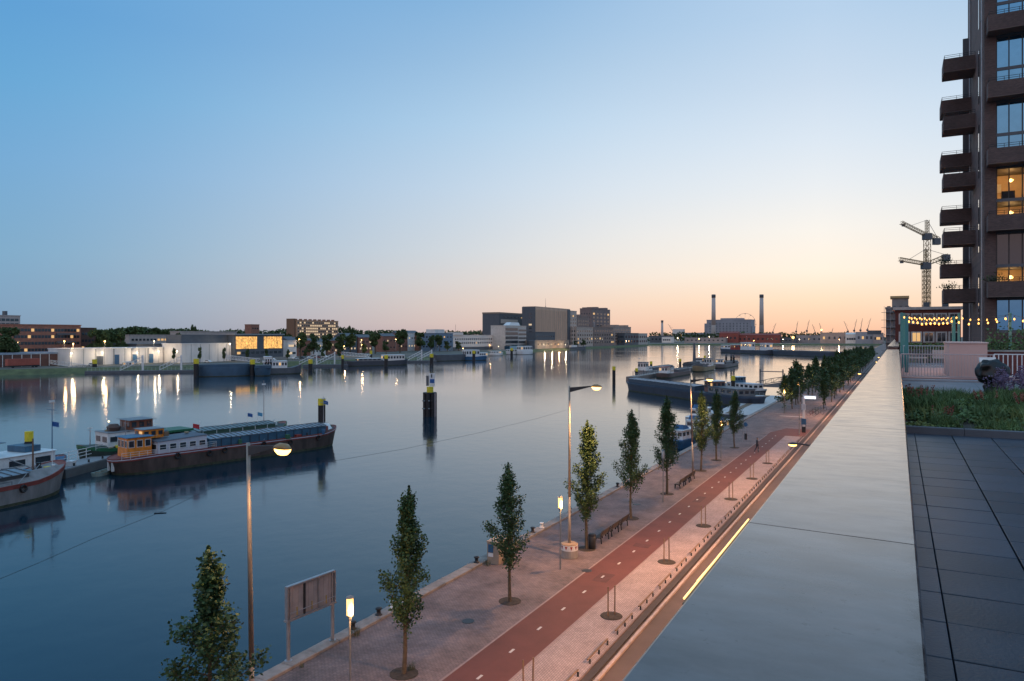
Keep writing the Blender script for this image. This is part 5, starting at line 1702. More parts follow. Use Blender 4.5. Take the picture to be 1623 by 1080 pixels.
for i, (X, Y, lb, L_, B_, fr, hold, mm) in enumerate(bs):
    t, z1 = barge(lb, (X, Y, 0), math.pi / 2 + (math.pi if i in (1, 4) else 0), L_, B_, fr, mm, mm, M_slate, mat('pale_hatch', (.30, .28, .28), .5, .2), hold=hold, nh=10, sb=.8, ss=.4, ch=1.0)
    cabin(t, 'wheelhouse', -L_ * .42, -L_ * .42 + 4.2, -1.8, 1.8, z1, z1 + (3.6 if i % 2 else 2.6), [M_white, M_offw, M_white, M_offw, M_slate][i], [M_red, M_slate, M_grey, M_slate, M_grey][i], 3, 3, (.5, .85), .3, .1, .1, .1)
    cabin(t, 'deck_house', -L_ * .42 + 4.4, -L_ * .42 + 9, -1.9, 1.9, z1, z1 + 1.7, M_white if i != 2 else M_slate, M_grey, 3, 2, (.4, .75), .1, .08, 0, 0)
    ship_mast(t, -L_ * .36, 0, z1 + 2.6, 5)
    if i == 4:
        MB().cyl((0, 0, z1), (0, 0, z1 + 11), .9, .5, n=6).build('crane_post', M_slate, t)
for i, (px, py, ty, lb) in enumerate(((973, 610, 581, 'yellow topped pile off the bow of the dark blue barge'), (1009, 598, 584, 'pile with yellow cap behind the dark blue barge'), (1032, 592, 573, 'pile with yellow cap at the near end of the pier'), (1078, 588, 569, 'pile with yellow cap halfway along the pier'),
                                     (1117, 583, 564, 'pile with yellow cap at the far part of the pier'), (1151, 582, 562, 'pile at the head of the pier'), (1159, 581, 562, 'first of the twin piles beyond the pier head'), (1163, 581, 563, 'second of the twin piles beyond the pier head'), (1162, 629, 596, 'yellow topped pile beside the live-aboard boat'))):
    x, y, _ = at(px, py)
    d = F * CZ / (py - HY)
    pile(lb, x, y, zt(ty, d), .55, capm=M_slate if i in (5, 6, 7) else M_yellow, capz=1.3)
# far pair of barges in the channel
f1_ = Vector(at(1143, 559)[:2]); f2_ = Vector(at(1226, 562.5)[:2]); f3_ = Vector(at(1330, 567)[:2])
for i, (a, b, lb) in enumerate(((f1_, f2_, 'distant motor barge with white deckhouses crossing the channel'), (f2_, f3_, 'distant plain dark barge coupled behind the motor barge'))):
    dd = a - b
    t, z1 = barge(lb, ((a.x + b.x) / 2, (a.y + b.y) / 2 + 4, 0), math.atan2(dd.y, dd.x), dd.length, 10, 3.4, mat('far_navy', (.05, .065, .09), .6, scale=.2), MATS['far_navy'], M_slate, M_slate, hold=(-.42, .42) if i else (.0, .01), nh=10 if i else 0, sb=1.5, ss=1.0, ch=.8)
    if not i:
        for k, (xx, l_, h_) in enumerate(((-.42, 10, 6.5), (-.1, 14, 7.0), (.16, 9, 4.5), (.38, 7, 4.0))):
            cabin(t, 'deck_house', dd.length * xx, dd.length * xx + l_, -3.5, 3.5, 3.4, 3.4 + h_, M_white if k != 2 else M_red, M_white, 4, 2, (.5, .8), .4, .2, .2, .2)
        ship_mast(t, 0, 0, 8, 9)
# floating jetty by the square, gangway and yachts
e1, e2, e3, e4 = at(1168, 637, 1), at(1206, 619, 1), at(1235, 624.5, 1), at(1177, 658, 1)
t = thing('landing_pontoon', 'broad pale landing pontoon alongside the square', 'pontoon', (-29.2, 175, 0), math.pi / 2)
MB().cbox(-26, 26, -4.6, 4.2, -.5, .85, .05).build('float', M_slate, t)
for i in range(13):
    MB().cbox(-25.9 + 4 * i, -22.02 + 4 * i, -4.5, 4.1, .853, .95, .02).build('deck_panel', mat('pale_deck', (.50, .48, .47), .6, scale=.6), t)
MB().box(-26, 26, -4.75, -4.62, .3, 1.15).build('fender_board', M_slate, t)
MB().box(-25, 25, .4, 1.7, .953, 1.02).build('dark_strip', M_wood, t)
t = thing('gangway', 'arched steel gangway from the square to the landing pontoon', 'gangway', at(1200, 612, 2.2), -.1)
for s in (-1, 1):
    mb = MB()
    for i in range(8):
        a, b = i / 8, (i + 1) / 8
        za, zb = 1.6 * math.sin(math.pi * a), 1.6 * math.sin(math.pi * b)
        mb.cyl((17 * a, s * 1.1, za), (17 * b, s * 1.1, zb), .10, n=5).cyl((17 * a, s * 1.1, za + 1.2), (17 * b, s * 1.1, zb + 1.2), .07, n=5)
        mb.cyl((17 * a, s * 1.1, za), (17 * a, s * 1.1, za + 1.2), .06, n=5).cyl((17 * a, s * 1.1, za), (17 * b, s * 1.1, zb + 1.2), .05, n=4)
    mb.build('side_truss', M_slate, t)
for X in (1.2, 7.5):
    MB().box(X - .15, X + .15, -1.5, -1.2, 0, 5).build('gate_post', M_slate, t)
MB().box(1.0, 7.7, -1.45, -1.25, 4.2, 4.45).build('gate_beam', M_slate, t)
MB().prism_y([(0, -.15), (17, -.15), (17, .05), (8.5, 1.62), (0, .05)], -1.0, 1.0).build('deck', M_grey, t)


def yacht(label, x, y, rz, L_=9, mm=None):
    t = thing('motor_yacht', label, 'boat', (x, y, 0), rz, 'yachts moored by the quay trees')
    B_ = L_ * .32
    MB().loft([hull_ring(L_, B_, 0, L_ * .5, 1, -.3, 0, 0, n=16), hull_ring(L_, B_, .6, L_ * .5, 1, .55, .3, 0, n=16), hull_ring(L_, B_, 1, L_ * .5, 1, 1.15, .5, 0, n=16)]).build('hull', mm or M_white, t, False)
    cabin(t, 'cabin', -L_ * .28, L_ * .2, -B_ * .36, B_ * .36, 1.1, 2.5, M_white, M_white, 3, 2, (.4, .8), .1, .06, .12, .05)
    MB().loft([[(-L_ * .2, -B_ * .3, 2.6), (L_ * .05, -B_ * .3, 2.6), (L_ * .05, B_ * .3, 2.6), (-L_ * .2, B_ * .3, 2.6)], [(-L_ * .18, -B_ * .25, 3.3), (-.2, -B_ * .25, 3.1), (-.2, B_ * .25, 3.1), (-L_ * .18, B_ * .25, 3.3)]]).build('flybridge', mat('blue_canvas', (.04, .14, .30), .7), t)
    railing(t, L_ * .1, L_ * .42, -B_ * .4, 1.3, .6, 1.0, M_galv, n=2)
    return t


for (px, py, rz, L_, mm, lb) in ((1083, 706, 1.4, 8.5, M_blue, 'blue hulled yacht half hidden behind the fullest tree'), (1106, 688, 1.5, 10, None, 'white yacht glimpsed between two quay trees'), (1112, 667, 1.5, 11, None, 'larger white yacht behind the amber lit tree'), (1146, 690, 1.45, 8, M_blue, 'small blue yacht behind the trees by the lantern')):
    x, y, _ = at(px, py)
    yacht(lb, min(x, -26.2), y, rz, L_, mm)

# ---- boats and pontoons along the far bank
def far_float(label, px0, px1, py, free, B_, mm, nh=0, sb=.6, house=(), hm=None, name='barge'):
    a, b = Vector(at(px0, py)[:2]), Vector(at(px1, py - (px1 - px0) * .022)[:2])
    dd = b - a
    n_ = Vector((-dd.y, dd.x)).normalized()
    cc_ = (a + b) / 2 + n_ * B_ / 2
    t, z1 = barge(label, (cc_.x, cc_.y, 0), math.atan2(dd.y, dd.x), dd.length, B_, free, mm, mm, mm, hm or M_slate, hold=(-.46, .46) if nh and not house else (0, .01), nh=nh, sb=sb, ss=.3, ch=.7)
    for (f0, f1, h_, m2, ns) in house:
        cabin(t, 'deck_house', -dd.length / 2 + dd.length * f0, -dd.length / 2 + dd.length * f1, -B_ * .38, B_ * .38, free, free + h_, m2, M_white, ns, 2, (.4, .8), .2, .12, .0, .06)
    return t, dd.length


M_fb = mat('far_blue_barge', (.045, .10, .16), .6, var=.2, scale=.3)
far_float('long flat blue pontoon barge below the white warehouse', 312, 404, 598, 4.2, 8, M_fb, 8)
far_float('blue pontoon barge next to the white river boat', 404, 432, 597, 3.6, 8, M_fb, 4)
far_float('white river boat with long cabin and dark hull on the far bank', 415, 480, 594, 2.6, 6, M_slate, 0, 1.6, ((.05, .62, 3.0, M_white, 8), (.08, .25, 5.0, M_white, 3)))
far_float('slate cargo boat with bridge moored past the gangways', 548, 650, 581, 2.6, 7, mat('far_slate_hull', (.06, .065, .08), .6), 0, 1.0, ((.60, .92, 3.2, M_offw, 7), (.2, .55, 1.4, M_grey, 5)))
far_float('dark low boat before the blue office', 690, 742, 573, 3.4, 7, M_slate, 5)
far_float('white housed boat beside the dark low boat', 738, 776, 572, 2.6, 7, M_blue, 0, 1.0, ((.05, .6, 4.5, M_white, 5), (.6, .95, 2.5, M_white, 4)))
far_float('small white boats quay cluster below the stepped office', 778, 800, 564.5, 1.8, 6, M_offw, 0, 1, ((.2, .8, 2, M_offw, 3),))
far_float('pale cabin boat moored at the office quay', 806, 826, 562.5, 2, 6, M_white, 0, 1, ((.1, .7, 2.6, M_white, 3),))
far_float('white ferry moored at the corner of the quay shed', 824, 848, 562.5, 3, 7, M_white, 0, 1, ((.1, .85, 4.5, M_white, 5),))
far_float('small white motor boat off the white warehouse', 186, 222, 586, 1.6, 4, M_white, 0, .8, ((.25, .75, 2.0, M_white, 4),))
for i, (a, b, py, lb) in enumerate(((134, 312, 593, 'low pontoon with white fence below the white warehouse'), (480, 552, 582, 'pontoon with gangways past the white river boat'), (646, 692, 575, 'short pontoon before the blue office'))):
    pa, pb = Vector(at(a, py)[:2]), Vector(at(b, py - (b - a) * .012)[:2])
    dd = pb - pa
    t = thing('bank_pontoon', lb, 'pontoon', (pa.x, pa.y, 0), math.atan2(dd.y, dd.x), 'pontoons along the far bank')
    MB().cbox(0, dd.length, 0, 4, -.3, 1.2, .1).build('float', M_slate, t)
    railing(t, 1, dd.length - 1, .4, 1.2, 1.4, 1.6, M_white, n=2)
    for k in range(2):
        xx = dd.length * (.5 + .35 * k) if i != 1 else dd.length * (.3 + .4 * k)
        MB().box(xx - .35, xx + .35, 1.5, 2.2, 1.2, 8.0).build('guide_post', M_white, t)
        mb = MB()
        for s in (1.2, 3.2):
            for q in range(6):
                A0 = (xx - 9 + 1.5 * q, s, 1.4 + .75 * q); A1 = (xx - 9 + 1.5 * (q + 1), s, 1.4 + .75 * (q + 1))
                mb.cyl(A0, A1, .12, n=4).cyl((A0[0], s, A0[2] + 1.5), (A1[0], s, A1[2] + 1.5), .10, n=4).cyl(A0, (A0[0], s, A0[2] + 1.5), .07, n=4)
        mb.build('ramp', M_white, t)
for i, (px, py0, py1, wd) in enumerate(((150, 590, 570, 1), (311, 598, 569, 1), (400, 596, 570, 1), (492, 588, 570, 1), (612, 582, 563, 1), (684, 580, 561, 1), (751, 573, 556, 1), (811, 567, 552, 1), (543, 582, 563, .7), (588, 578, 556, .7))):
    x, y, _ = at(px, py0)
    pile('yellow capped pile on the far bank, ' + ['beside the first white gangway', 'at the start of the blue pontoon barge', 'between the blue barge and the white boat', 'off the bow of the white river boat', 'in front of the slate cargo boat', 'before the dark low boat', 'by the white housed boat', 'off the stepped office', 'slim one past the gangways', 'slim one behind the slate cargo boat'][i], x, y, zt(py1, F * CZ / (py0 - HY)), 1.0 * wd, capz=2.0)
# slanting white gangways on the bank
for i, (px0, py0, px1, py1, lb) in enumerate(((82, 577, 138, 585, 'long white truss gangway left of the pontoon fence'), (362, 569, 412, 575, 'white truss gangway behind the blue pontoon barge'), (545, 563, 588, 567, 'white truss gangway behind the slate cargo boat'))):
    d0 = [345, 350, 420][i]
    a = Vector(ad(px0, d0)).to_3d(); a.z = zt(py0, d0)
    b = Vector(ad(px1, d0 - 12)).to_3d(); b.z = zt(py1, d0 - 12)
    t = thing('gangway', lb, 'gangway', (0, 0, 0))
    for s in (0, 2.2):
        o_ = Vector((-1, .3, 0)) * s
        mb = MB()
        for q in range(9):
            A0, A1 = a.lerp(b, q / 9) + o_, a.lerp(b, (q + 1) / 9) + o_
            up = Vector((0, 0, 1.7))
            mb.cyl(A0, A1, .16, n=4).cyl(A0 + up, A1 + up, .14, n=4).cyl(A0, A0 + up, .09, n=4).cyl(A0, A1 + up, .09, n=4)
        mb.build('side_truss', M_white, t)

# container trailer and parked cars on the far bank
t = thing('container', 'faded red shipping container on the bank at the picture edge', 'container', (-349, y_on(13, -349), LZ), math.pi / 2)
MB().box(0, 13.5, 0, 2.5, 1.1, 4.1).build('box', mat('container_red', (.38, .10, .07), .7, scale=.5), t)
for i in range(20):
    MB().box(.3 + i * .66, .55 + i * .66, -.08, 0, 1.25, 3.95).build('rib', MATS['container_red'], t)
MB().box(.2, 13.3, .2, 2.3, .6, 1.1).build('chassis', M_dark, t)
for X in (2, 10.5, 12):
    MB().cyl((X, -.1, .5), (X, .4, .5), .5, n=12).build('wheel', M_black, t)


def car(label, x, y, rz, m, z=LZ):
    t = thing('parked_car', label, 'car', (x, y, z), rz, 'cars parked on the far bank')
    MB().prism_y([(-2.1, .35), (2.1, .35), (2.15, .75), (1.3, .92), (.7, 1.42), (-1.2, 1.45), (-1.9, .98), (-2.15, .9)], -.85, .85).build('body', m, t)
    MB().prism_y([(-1.3, .95), (1.05, .95), (.6, 1.35), (-1.1, 1.38)], -.87, .87).build('window', M_glass, t)
    for X in (-1.3, 1.3):
        for s in (-1, 1):
            MB().cyl((X, s * .72, .33), (X, s * .9, .33), .33, n=10).build('wheel', M_black, t)


for i, (px, X, mm, lb) in enumerate(((147, -338, M_white, 'white car parked by the white warehouse'), (330, -326, M_white, 'white car by the pale shed'), (398, -322, M_slate, 'dark car before the glazed hall'), (432, -322, M_white, 'white van like car before the glazed hall'), (468, -326, M_white, 'white car, first under the bank trees'),
                                     (480, -328, M_slate, 'grey car, second under the bank trees'), (492, -330, M_white, 'white car, third under the bank trees'), (503, -332, M_red, 'red car under the bank trees'), (515, -334, M_white, 'white car, last under the bank trees'))):
    car(lb, X, y_on(px, X), R.choice((1.55, 0.1)), mm)

# ------------------------------------------------------------------ the dark brick tower
TY, TX, TB = 78.5, 6.95, 96.0
tw = thing('apartment_tower', 'tall dark brick apartment tower with stacked balconies above the terrace', 'building', (0, 0, 0))
FL = 2.965


def zf(k):
    """bottoms of the front balconies, every second storey"""
    return 20.12 + 2 * FL * k


M_soffit = mat('balcony_soffit', (.20, .165, .15), .8, scale=1)
M_frame = mat('window_frame_dark', (.02, .022, .025), .5)
wx0, wx1 = 7.85, 9.78
# front wall built round the glazed bay
MB().box(TX, wx0, TY, TY + .4, TZ - 12, 62).build('front_wall', M_tower, tw)
MB().box(wx1 + 3.9, 34, TY, TY + .4, TZ - 12, 62).build('front_wall', M_tower, tw)
MB().box(TX, TX + .4, TY + .4, TB, TZ - 12, 62).build('side_wall', M_towerx, tw)
MB().box(TX + .4, 34, TB - .4, TB, TZ - 12, 62).build('rear_wall', M_tower, tw)
MB().box(TX, 34, TY, TB, 62, 62.5).build('roof_slab', M_slate, tw)
MB().box(wx0, wx1 + 3.9, TY + .02, TY + .4, TZ - 12, 16.9).build('front_wall', M_tower, tw)
M_room = mat('room_plaster', (.55, .42, .30), .8, scale=1)
for k in range(0, 14):
    zb = 20.12 - 2 * FL * .5 + FL * (k - 0) + .0       # storey bottoms
    z0 = 17.15 + FL * k
    if z0 > 60:
        break
    # slab edge between storeys, frames, glass
    MB().box(wx0, wx1 + 3.9, TY + .10, TB - 1, z0 - .28, z0).build('floor_slab', M_frame if k % 2 else M_slate, tw)
    for X in (wx0, (wx0 + wx1) / 2 - .03, wx1, wx1 + 1.9, wx1 + 3.8):
        MB().box(X, X + .09, TY + .10, TY + .24, z0, z0 + FL - .28).build('mullion', M_frame, tw)
    lit = k in (3, 4)
    warm = {0: .0, 2: .9, 3: 1.2, 4: 1.2}.get(k - 0, 0)
    for i, (a, b) in enumerate(((wx0 + .09, (wx0 + wx1) / 2 - .03), ((wx0 + wx1) / 2 + .06, wx1), (wx1 + .09, wx1 + 1.9), (wx1 + 1.99, wx1 + 3.8))):
        if k in (1, 3, 4):
            g_ = mat('room_pane', (.02, .02, .02), .05)
            m_ = M_clear if 'M_clear' in globals() else None
            if m_ is None:
                M_clear = bpy.data.materials.new('clear_pane'); M_clear.use_nodes = True
                pc = M_clear.node_tree.nodes['Principled BSDF']
                pc.inputs['Transmission Weight'].default_value = 1.0
                pc.inputs['Roughness'].default_value = 0.0
                pc.inputs['IOR'].default_value = 1.02
                pc.inputs['Base Color'].default_value = (.95, .95, .95, 1)
                m_ = M_clear
            MB().box(a, b, TY + .155, TY + .17, z0, z0 + FL - .28).build('pane', m_, tw)
        else:
            MB().box(a, b, TY + .155, TY + .17, z0, z0 + FL - .28).build('pane', M_glassb if k != 2 else M_glass, tw)
    if k in (1, 3, 4):
        rm = MB()
        rm.add([(wx0 - .2, TY + 3.6, z0), (wx1 + 3.9, TY + 3.6, z0), (wx1 + 3.9, TY + 3.6, z0 + FL - .28), (wx0 - .2, TY + 3.6, z0 + FL - .28)], [(0, 1, 2, 3)])
        rm.build('room_wall', M_room, tw, recalc=False)
        MB().box(wx0 + .01, wx0 + .03, TY + .3, TY + 3.55, z0, z0 + FL - .3).build('room_wall', M_room, tw)
        MB().box(wx0 + .5, wx0 + 1.5, TY + .7, TY + 1.3, z0 + .05, z0 + .75).build('sideboard', M_frame, tw)
        MB().box(wx0 + .2, wx0 + .75, TY + 3.50, TY + 3.56, z0 + 1.1, z0 + 1.9).build('wall_picture', M_white, tw)
        MB().lathe([(.02, .0), (.12, .06), (.14, .16), (.02, .22)], 10, (wx0 + 1.35, TY + 1.6, z0 + 1.75)).build('pendant', M_bulb, tw, True)
        lamp('room_light', 'POINT', tw, (wx0 + 1.3, TY + 1.9, z0 + 1.9), (1, .55, .2), {1: 75, 3: 60, 4: 120}[k], .15)
# narrow slots and drain pipes on the side wall
for zz in range(6):
    MB().box(TX - .04, TX + .02, TY + 2.2, TY + 2.9, 17.5 + zz * 7.2, 22.6 + zz * 7.2).build('slot_window', M_frame, tw)
    MB().box(TX - .04, TX + .02, TY + 4.4, TY + 5.1, 17.5 + zz * 7.2, 22.6 + zz * 7.2).build('slot_window', M_glass, tw)
for Y in (TY + .8, TY + 13.5):
    MB().cyl((TX - .10, Y, TZ - 4), (TX - .10, Y, 62), .06, n=8).build('drain_pipe', M_galv, tw)
MB().box(TX - .5, TX, TB - .2, TB, TZ - 10, 50).build('corner_fin', M_slate, tw)


def balcony(x0, x1, y0, y1, zb, rail='y0'):
    """brick tub with lighter soffit and steel rails"""
    h = 1.32
    b = MB()
    w = .22
    b.box(x0, x1, y0, y0 + w, zb, zb + h)
    b.box(x0, x0 + w, y0 + w, y1, zb, zb + h)
    b.box(x0 + w, x1, y1 - w, y1, zb, zb + h) if rail == 'x' else None
    o = b.build('balcony', M_tower, tw)
    MB().box(x0 + .02, x1 - .0, y0 + .02, y1 - .02, zb - .06, zb - .003).build('soffit', M_soffit, o)
    MB().box(x0 + w, x1, y0 + w, y1 - w, zb, zb + .15).build('floor', M_slate, o)
    rl = MB()
    for z in (.18, .36):
        rl.cyl((x0 + .1, y0 + .1, zb + h + z), (x1, y0 + .1, zb + h + z), .022, n=5).cyl((x0 + .1, y0 + .1, zb + h + z), (x0 + .1, y1, zb + h + z), .022, n=5)
    n = max(2, int((x1 - x0) / 1.1))
    for i in range(n + 1):
        X = x0 + .1 + (x1 - x0 - .1) * i / n
        rl.cyl((X, y0 + .1, zb + h), (X, y0 + .1, zb + h + .38), .02, n=5)
    rl.build('rail', M_dark, o)
    return o


for k in range(0, 6):
    balcony(7.1, 15, TY - 1.5, TY, zf(k))
for k in range(0, 5):
    balcony(4.15, TX, 87.0, 90.2, zf(k), 'x')
for k in range(0, 4):
    balcony(4.15, TX, 91.6, 94.8, zf(k) + FL, 'x')
# plants on three balconies
leafm = MB()
rr_ = random.Random(9)
for _ in range(160):
    leaf_quad(leafm, (rr_.gauss(0, .35), rr_.gauss(0, .15), abs(rr_.gauss(.25, .2))), .16, rr_)
leafm = leafm.mesh('foliage', M_leaf, recalc=False)
for i, (x, y, z, lb) in enumerate(((4.5, 91.9, zf(0) + FL + 1.3, 'plant hanging over the lower rear balcony of the tower'), (4.6, 87.3, zf(0) + 1.3, 'plant on the lowest side balcony of the tower'), (7.6, TY - 1.2, zf(0) + 1.3, 'dark plant on the lowest front balcony of the tower'))):
    o = put('balcony_plant', leafm, None, (x, y, z), 0, 1.1)
    tag(o, lb, 'plant', 'plants on the tower balconies')

# brick house behind the pergola
t, w, h = fbank('brick_house', 'red brick house with white framed windows behind the pergola', 1419, 1523, 491, 105, 10, mat('house_brick', (.16, .05, .04), .85, scale=1.2), z0=2.2, roof=mat('white_cornice', (.6, .56, .53), .6), rh=.35, ov=.25)
zo = 2.2
M_frw = mat('white_window_frame', (.66, .64, .62), .5)
for row, (ya, yb) in enumerate(((497, 514), (526, 543))):
    za, zb_ = zt(yb, 92) - zo, zt(ya, 92) - zo
    for i in range(5):
        xc = w * (.14 + .19 * i)
        f_ = MB().box(xc - .62, xc + .62, -.10, .05, za, zb_).build('window_frame', M_frw, t)
        MB().box(xc - .42, xc - .04, -.13, -.101, za + .15, zb_ - .15).build('pane', M_lit if (row == 1 and i == 1) else M_glass, f_)
        MB().box(xc + .04, xc + .42, -.13, -.101, za + .15, zb_ - .15).build('pane', M_lit if (row == 1 and i == 1) else M_glass, f_)
for i in range(2):
    MB().box(w * (.45 + .3 * i), w * (.55 + .3 * i), 4, 5, h + .3, h + 1.1).build('chimney', M_slate, t)
# building shell further along
t, w, h = fbank('unfinished_block', 'grey concrete building shell with scaffold decks near the crane', 1404, 1443, 489, 290, 14, mat('raw_concrete', (.24, .22, .21), .85, scale=.4), z0=2.2)
MB().box(w * .25, w * .92, 1, 9, h + .5, h + 4.0).build('top_core', MATS['raw_concrete'], t)
MB().box(w * .18, w * .95, .5, 9.5, h + 3.6, h + 4.4).build('formwork_deck', mat('formwork', (.45, .30, .14), .7), t)
nz = 9
for j in range(nz):
    z = h * (j + .5) / nz
    MB().box(-1.4, w + .4, -1.2, -.1, z - .12, z).build('scaffold_deck', M_slate, t)
    for i in range(4):
        MB().box(w * (i + .2) / 4, w * (i + .8) / 4, -.08, .02, z + .5, z + 2.2).build('window', M_glass if (i + j) % 3 else M_slate, t)
for i in range(5):
    MB().cyl((w * i / 4 - .5, -1.2, 0), (w * i / 4 - .5, -1.2, h + .8), .06, n=5).build('scaffold_pole', M_galv, t)
MB().box(-6, -1.5, 2, 6, h * .62, h * .68).build('loading_deck', M_slate, t)


# tower cranes
def lattice(p, q, w0, n, r=.07, top=True):
    p, q = Vector(p), Vector(q)
    d = (q - p).normalized()
    a = d.cross(Vector((0, 1, 0)))
    if a.length < .1:
        a = Vector((1, 0, 0))
    a.normalize()
    b = d.cross(a).normalized()
    mb = MB()
    cs_ = [(a + b) * w0 / 2, (a - b) * w0 / 2, (-a - b) * w0 / 2, (-a + b) * w0 / 2]
    for c_ in cs_:
        mb.cyl(p + c_, q + c_, r, n=4)
    for i in range(n):
        A0, A1 = p.lerp(q, i / n), p.lerp(q, (i + 1) / n)
        for k in range(4):
            c0, c1 = cs_[k], cs_[(k + 1) % 4]
            mb.cyl(A0 + c0, A1 + c1, r * .6, n=3).cyl(A0 + c0, A0 + c1, r * .6, n=3)
    return mb


def tower_crane(label, px, d, py_top, py_jib, xl, yl, xr, yr):
    x, y = ad(px, d)
    t = thing('tower_crane', label, 'crane', (x, y, QZ), A, 'tower cranes over the building site')
    m = mat('crane_yellow', (.30, .20, .09), .6, scale=.5)
    s = d / F
    zj, ztp = zt(py_jib, d) - QZ, zt(py_top, d) - QZ
    lattice((0, 0, 0), (0, 0, zj), 1.9, 26, .13).build('mast', m, t)
    lattice((0, 0, zj), (0, 0, ztp), 1.1, 5, .11).build('mast_head', m, t)
    jl = ((xl - px) * s, 0, zt(yl, d) - QZ); jr = ((xr - px) * s, 0, zt(yr, d) - QZ)
    lattice((-.8, 0, zj), jl, 1.3, 14, .11).build('jib', m, t)
    lattice((.8, 0, zj), jr, 1.3, 6, .11).build('counter_jib', m, t)
    MB().box(jr[0] - 2.0, jr[0] + .6, -.9, .9, jr[2] - 2.4, jr[2] + .3).build('counterweight', M_slate, t)
    MB().box(-1.5, 1.5, -1.2, 1.2, zj - 2.2, zj + .4).build('slewing_unit', M_slate, t)
    MB().cyl((0, 0, ztp), (jl[0] * .62, 0, zj + (jl[2] - zj) * .62 + .6), .09, n=4).build('jib_stay', M_slate, t)
    MB().cyl((0, 0, ztp), (jr[0] * .9, 0, zj + (jr[2] - zj) * .9 + .6), .09, n=4).build('counter_stay', M_slate, t)
    MB().box(jl[0] * .9 - .5, jl[0] * .9 + .5, -.5, .5, jl[2] - 1.6, jl[2] - .5).build('trolley', M_slate, t)


tower_crane('upper tower crane with jib raised to the water side', 1469.5, 300, 349, 372, 1428, 353, 1487, 379)
tower_crane('lower tower crane crossing the upper one at half height', 1467.5, 285, 395, 418, 1425, 411, 1502, 405)

# ------------------------------------------------------------------ terrace furnishing
def yt_(d, X=1.0):
    return (d + X * sa) / ca


# kerb of the planting bed
t = thing('bed_kerb', 'low dark concrete kerb edging the planting bed on the terrace', 'kerb')
YK = 15.5
for i in range(7):
    MB().cbox(.075 + 1.0 * i, 1.068 + 1.0 * i, YK, YK + .16, TZ - .04, TZ + .13, .01).build('kerb_stone', mat('dark_kerb', (.10, .105, .12), .7, scale=2), t)
for i in range(4):
    MB().cbox(.075 + 3.0 * i, 3.068 + 3.0 * i, 24.9, 25.06, TZ - .04, TZ + .10, .01).build('rear_kerb_stone', M_conc, t)
struct(MB().box(.07, 16, YK + .16, 24.9, TZ - .04, TZ + .07).build('bed_soil', M_soil), 'structure')
# plants of the bed
M_g1 = mat('bed_green', (.095, .155, .05), .7, var=.5, scale=3, col2=(.035, .07, .024))
M_g2 = mat('bed_yellow_green', (.16, .20, .06), .7, var=.4, scale=3)
M_fl = mat('lavender_flower', (.17, .13, .22), .8, var=.3, scale=9)
M_rd = mat('rust_flower', (.24, .09, .06), .8, var=.3, scale=9)
V_t = [tuft_mesh(50 + i, 240, .36, .26, M_g1, 'foliage') for i in range(3)]
V_y = [tuft_mesh(60 + i, 190, .26, .26, M_g2, 'foliage') for i in range(2)]


def leafy(seed, n, r, h, m, ls=.07):
    rnd = random.Random(seed)
    mb = MB()
    for _ in range(n):
        a = rnd.uniform(0, 6.28); q = r * math.sqrt(rnd.random()); z = h * (1 - (q / r) ** 2 * .6) * rnd.uniform(.35, 1.0)
        leaf_quad(mb, (q * math.cos(a), q * math.sin(a), z), ls * rnd.uniform(.7, 1.4), rnd)
    return mb.mesh('foliage', m, recalc=False)


V_l = [leafy(70 + i, 460, .34, .27, M_g1 if i else M_g2, .06) for i in range(3)]


def spikes(seed, n, h, r, m):
    rnd = random.Random(seed)
    mb = MB()
    for _ in range(n):
        a = rnd.uniform(0, 6.28); q = r * rnd.random()
        x, y = q * math.cos(a), q * math.sin(a)
        hh = h * rnd.uniform(.75, 1.1)
        lx, ly = x * 1.5 + rnd.gauss(0, .03), y * 1.5 + rnd.gauss(0, .03)
        for k in range(7):
            f = .68 + .05 * k
            for _ in range(3):
                leaf_quad(mb, (x + (lx - x) * f + rnd.gauss(0, .012), y + (ly - y) * f + rnd.gauss(0, .012), hh * f), .035, rnd)
    return mb.mesh('flower_spikes', m, recalc=False)


V_f = [spikes(80, 26, .62, .16, M_fl), spikes(81, 7, .45, .2, M_rd)]
rb = random.Random(4)
cnt = 0
where = ['along the parapet', 'in the middle of the bed', 'towards the wrapped object', 'at the far corner of the bed']
rows_ = ['at the front kerb', 'in the second row', 'in the third row', 'in the fourth row', 'in the fifth row', 'in the sixth row', 'in the rear row']
for r in range(7):
    Y = YK + .65 + 1.3 * r
    for cI in range(9):
        X = .42 + .52 * cI + rb.uniform(-.15, .15) + (.25 if r % 2 else 0)
        if X > .29 * Y * .62 + .3:
            continue
        y_ = Y + rb.uniform(-.35, .35)
        kind = rb.choice((0, 0, 0, 1, 1, 2))
        nm = ['grassy_plant', 'leafy_plant', 'yellow_green_plant'][kind]
        t = thing(nm, '%s %s, %s of the bed counted from the parapet' % (['tall grassy plant', 'low leafy plant', 'yellow green tuft'][kind], rows_[r], ORD[cI]), 'plant', (X, y_, TZ + .06), rb.uniform(0, 6), 'plants of the terrace bed')
        sc = rb.uniform(.8, 1.35)
        if r == 0:
            sc *= .7
        put('foliage', (V_t[cnt % 3], V_l[cnt % 3], V_y[cnt % 2])[kind], t, sc=(sc * 1.35, sc * 1.35, sc * (1.0 if kind != 1 else .9)))
        if kind != 1:
            put('foliage', V_l[(cnt + 1) % 3], t, sc=(sc, sc, sc * .7))
        if kind == 0 and rb.random() < .3:
            put('flower_spikes', V_f[1], t, sc=sc * 1.1)
        cnt += 1
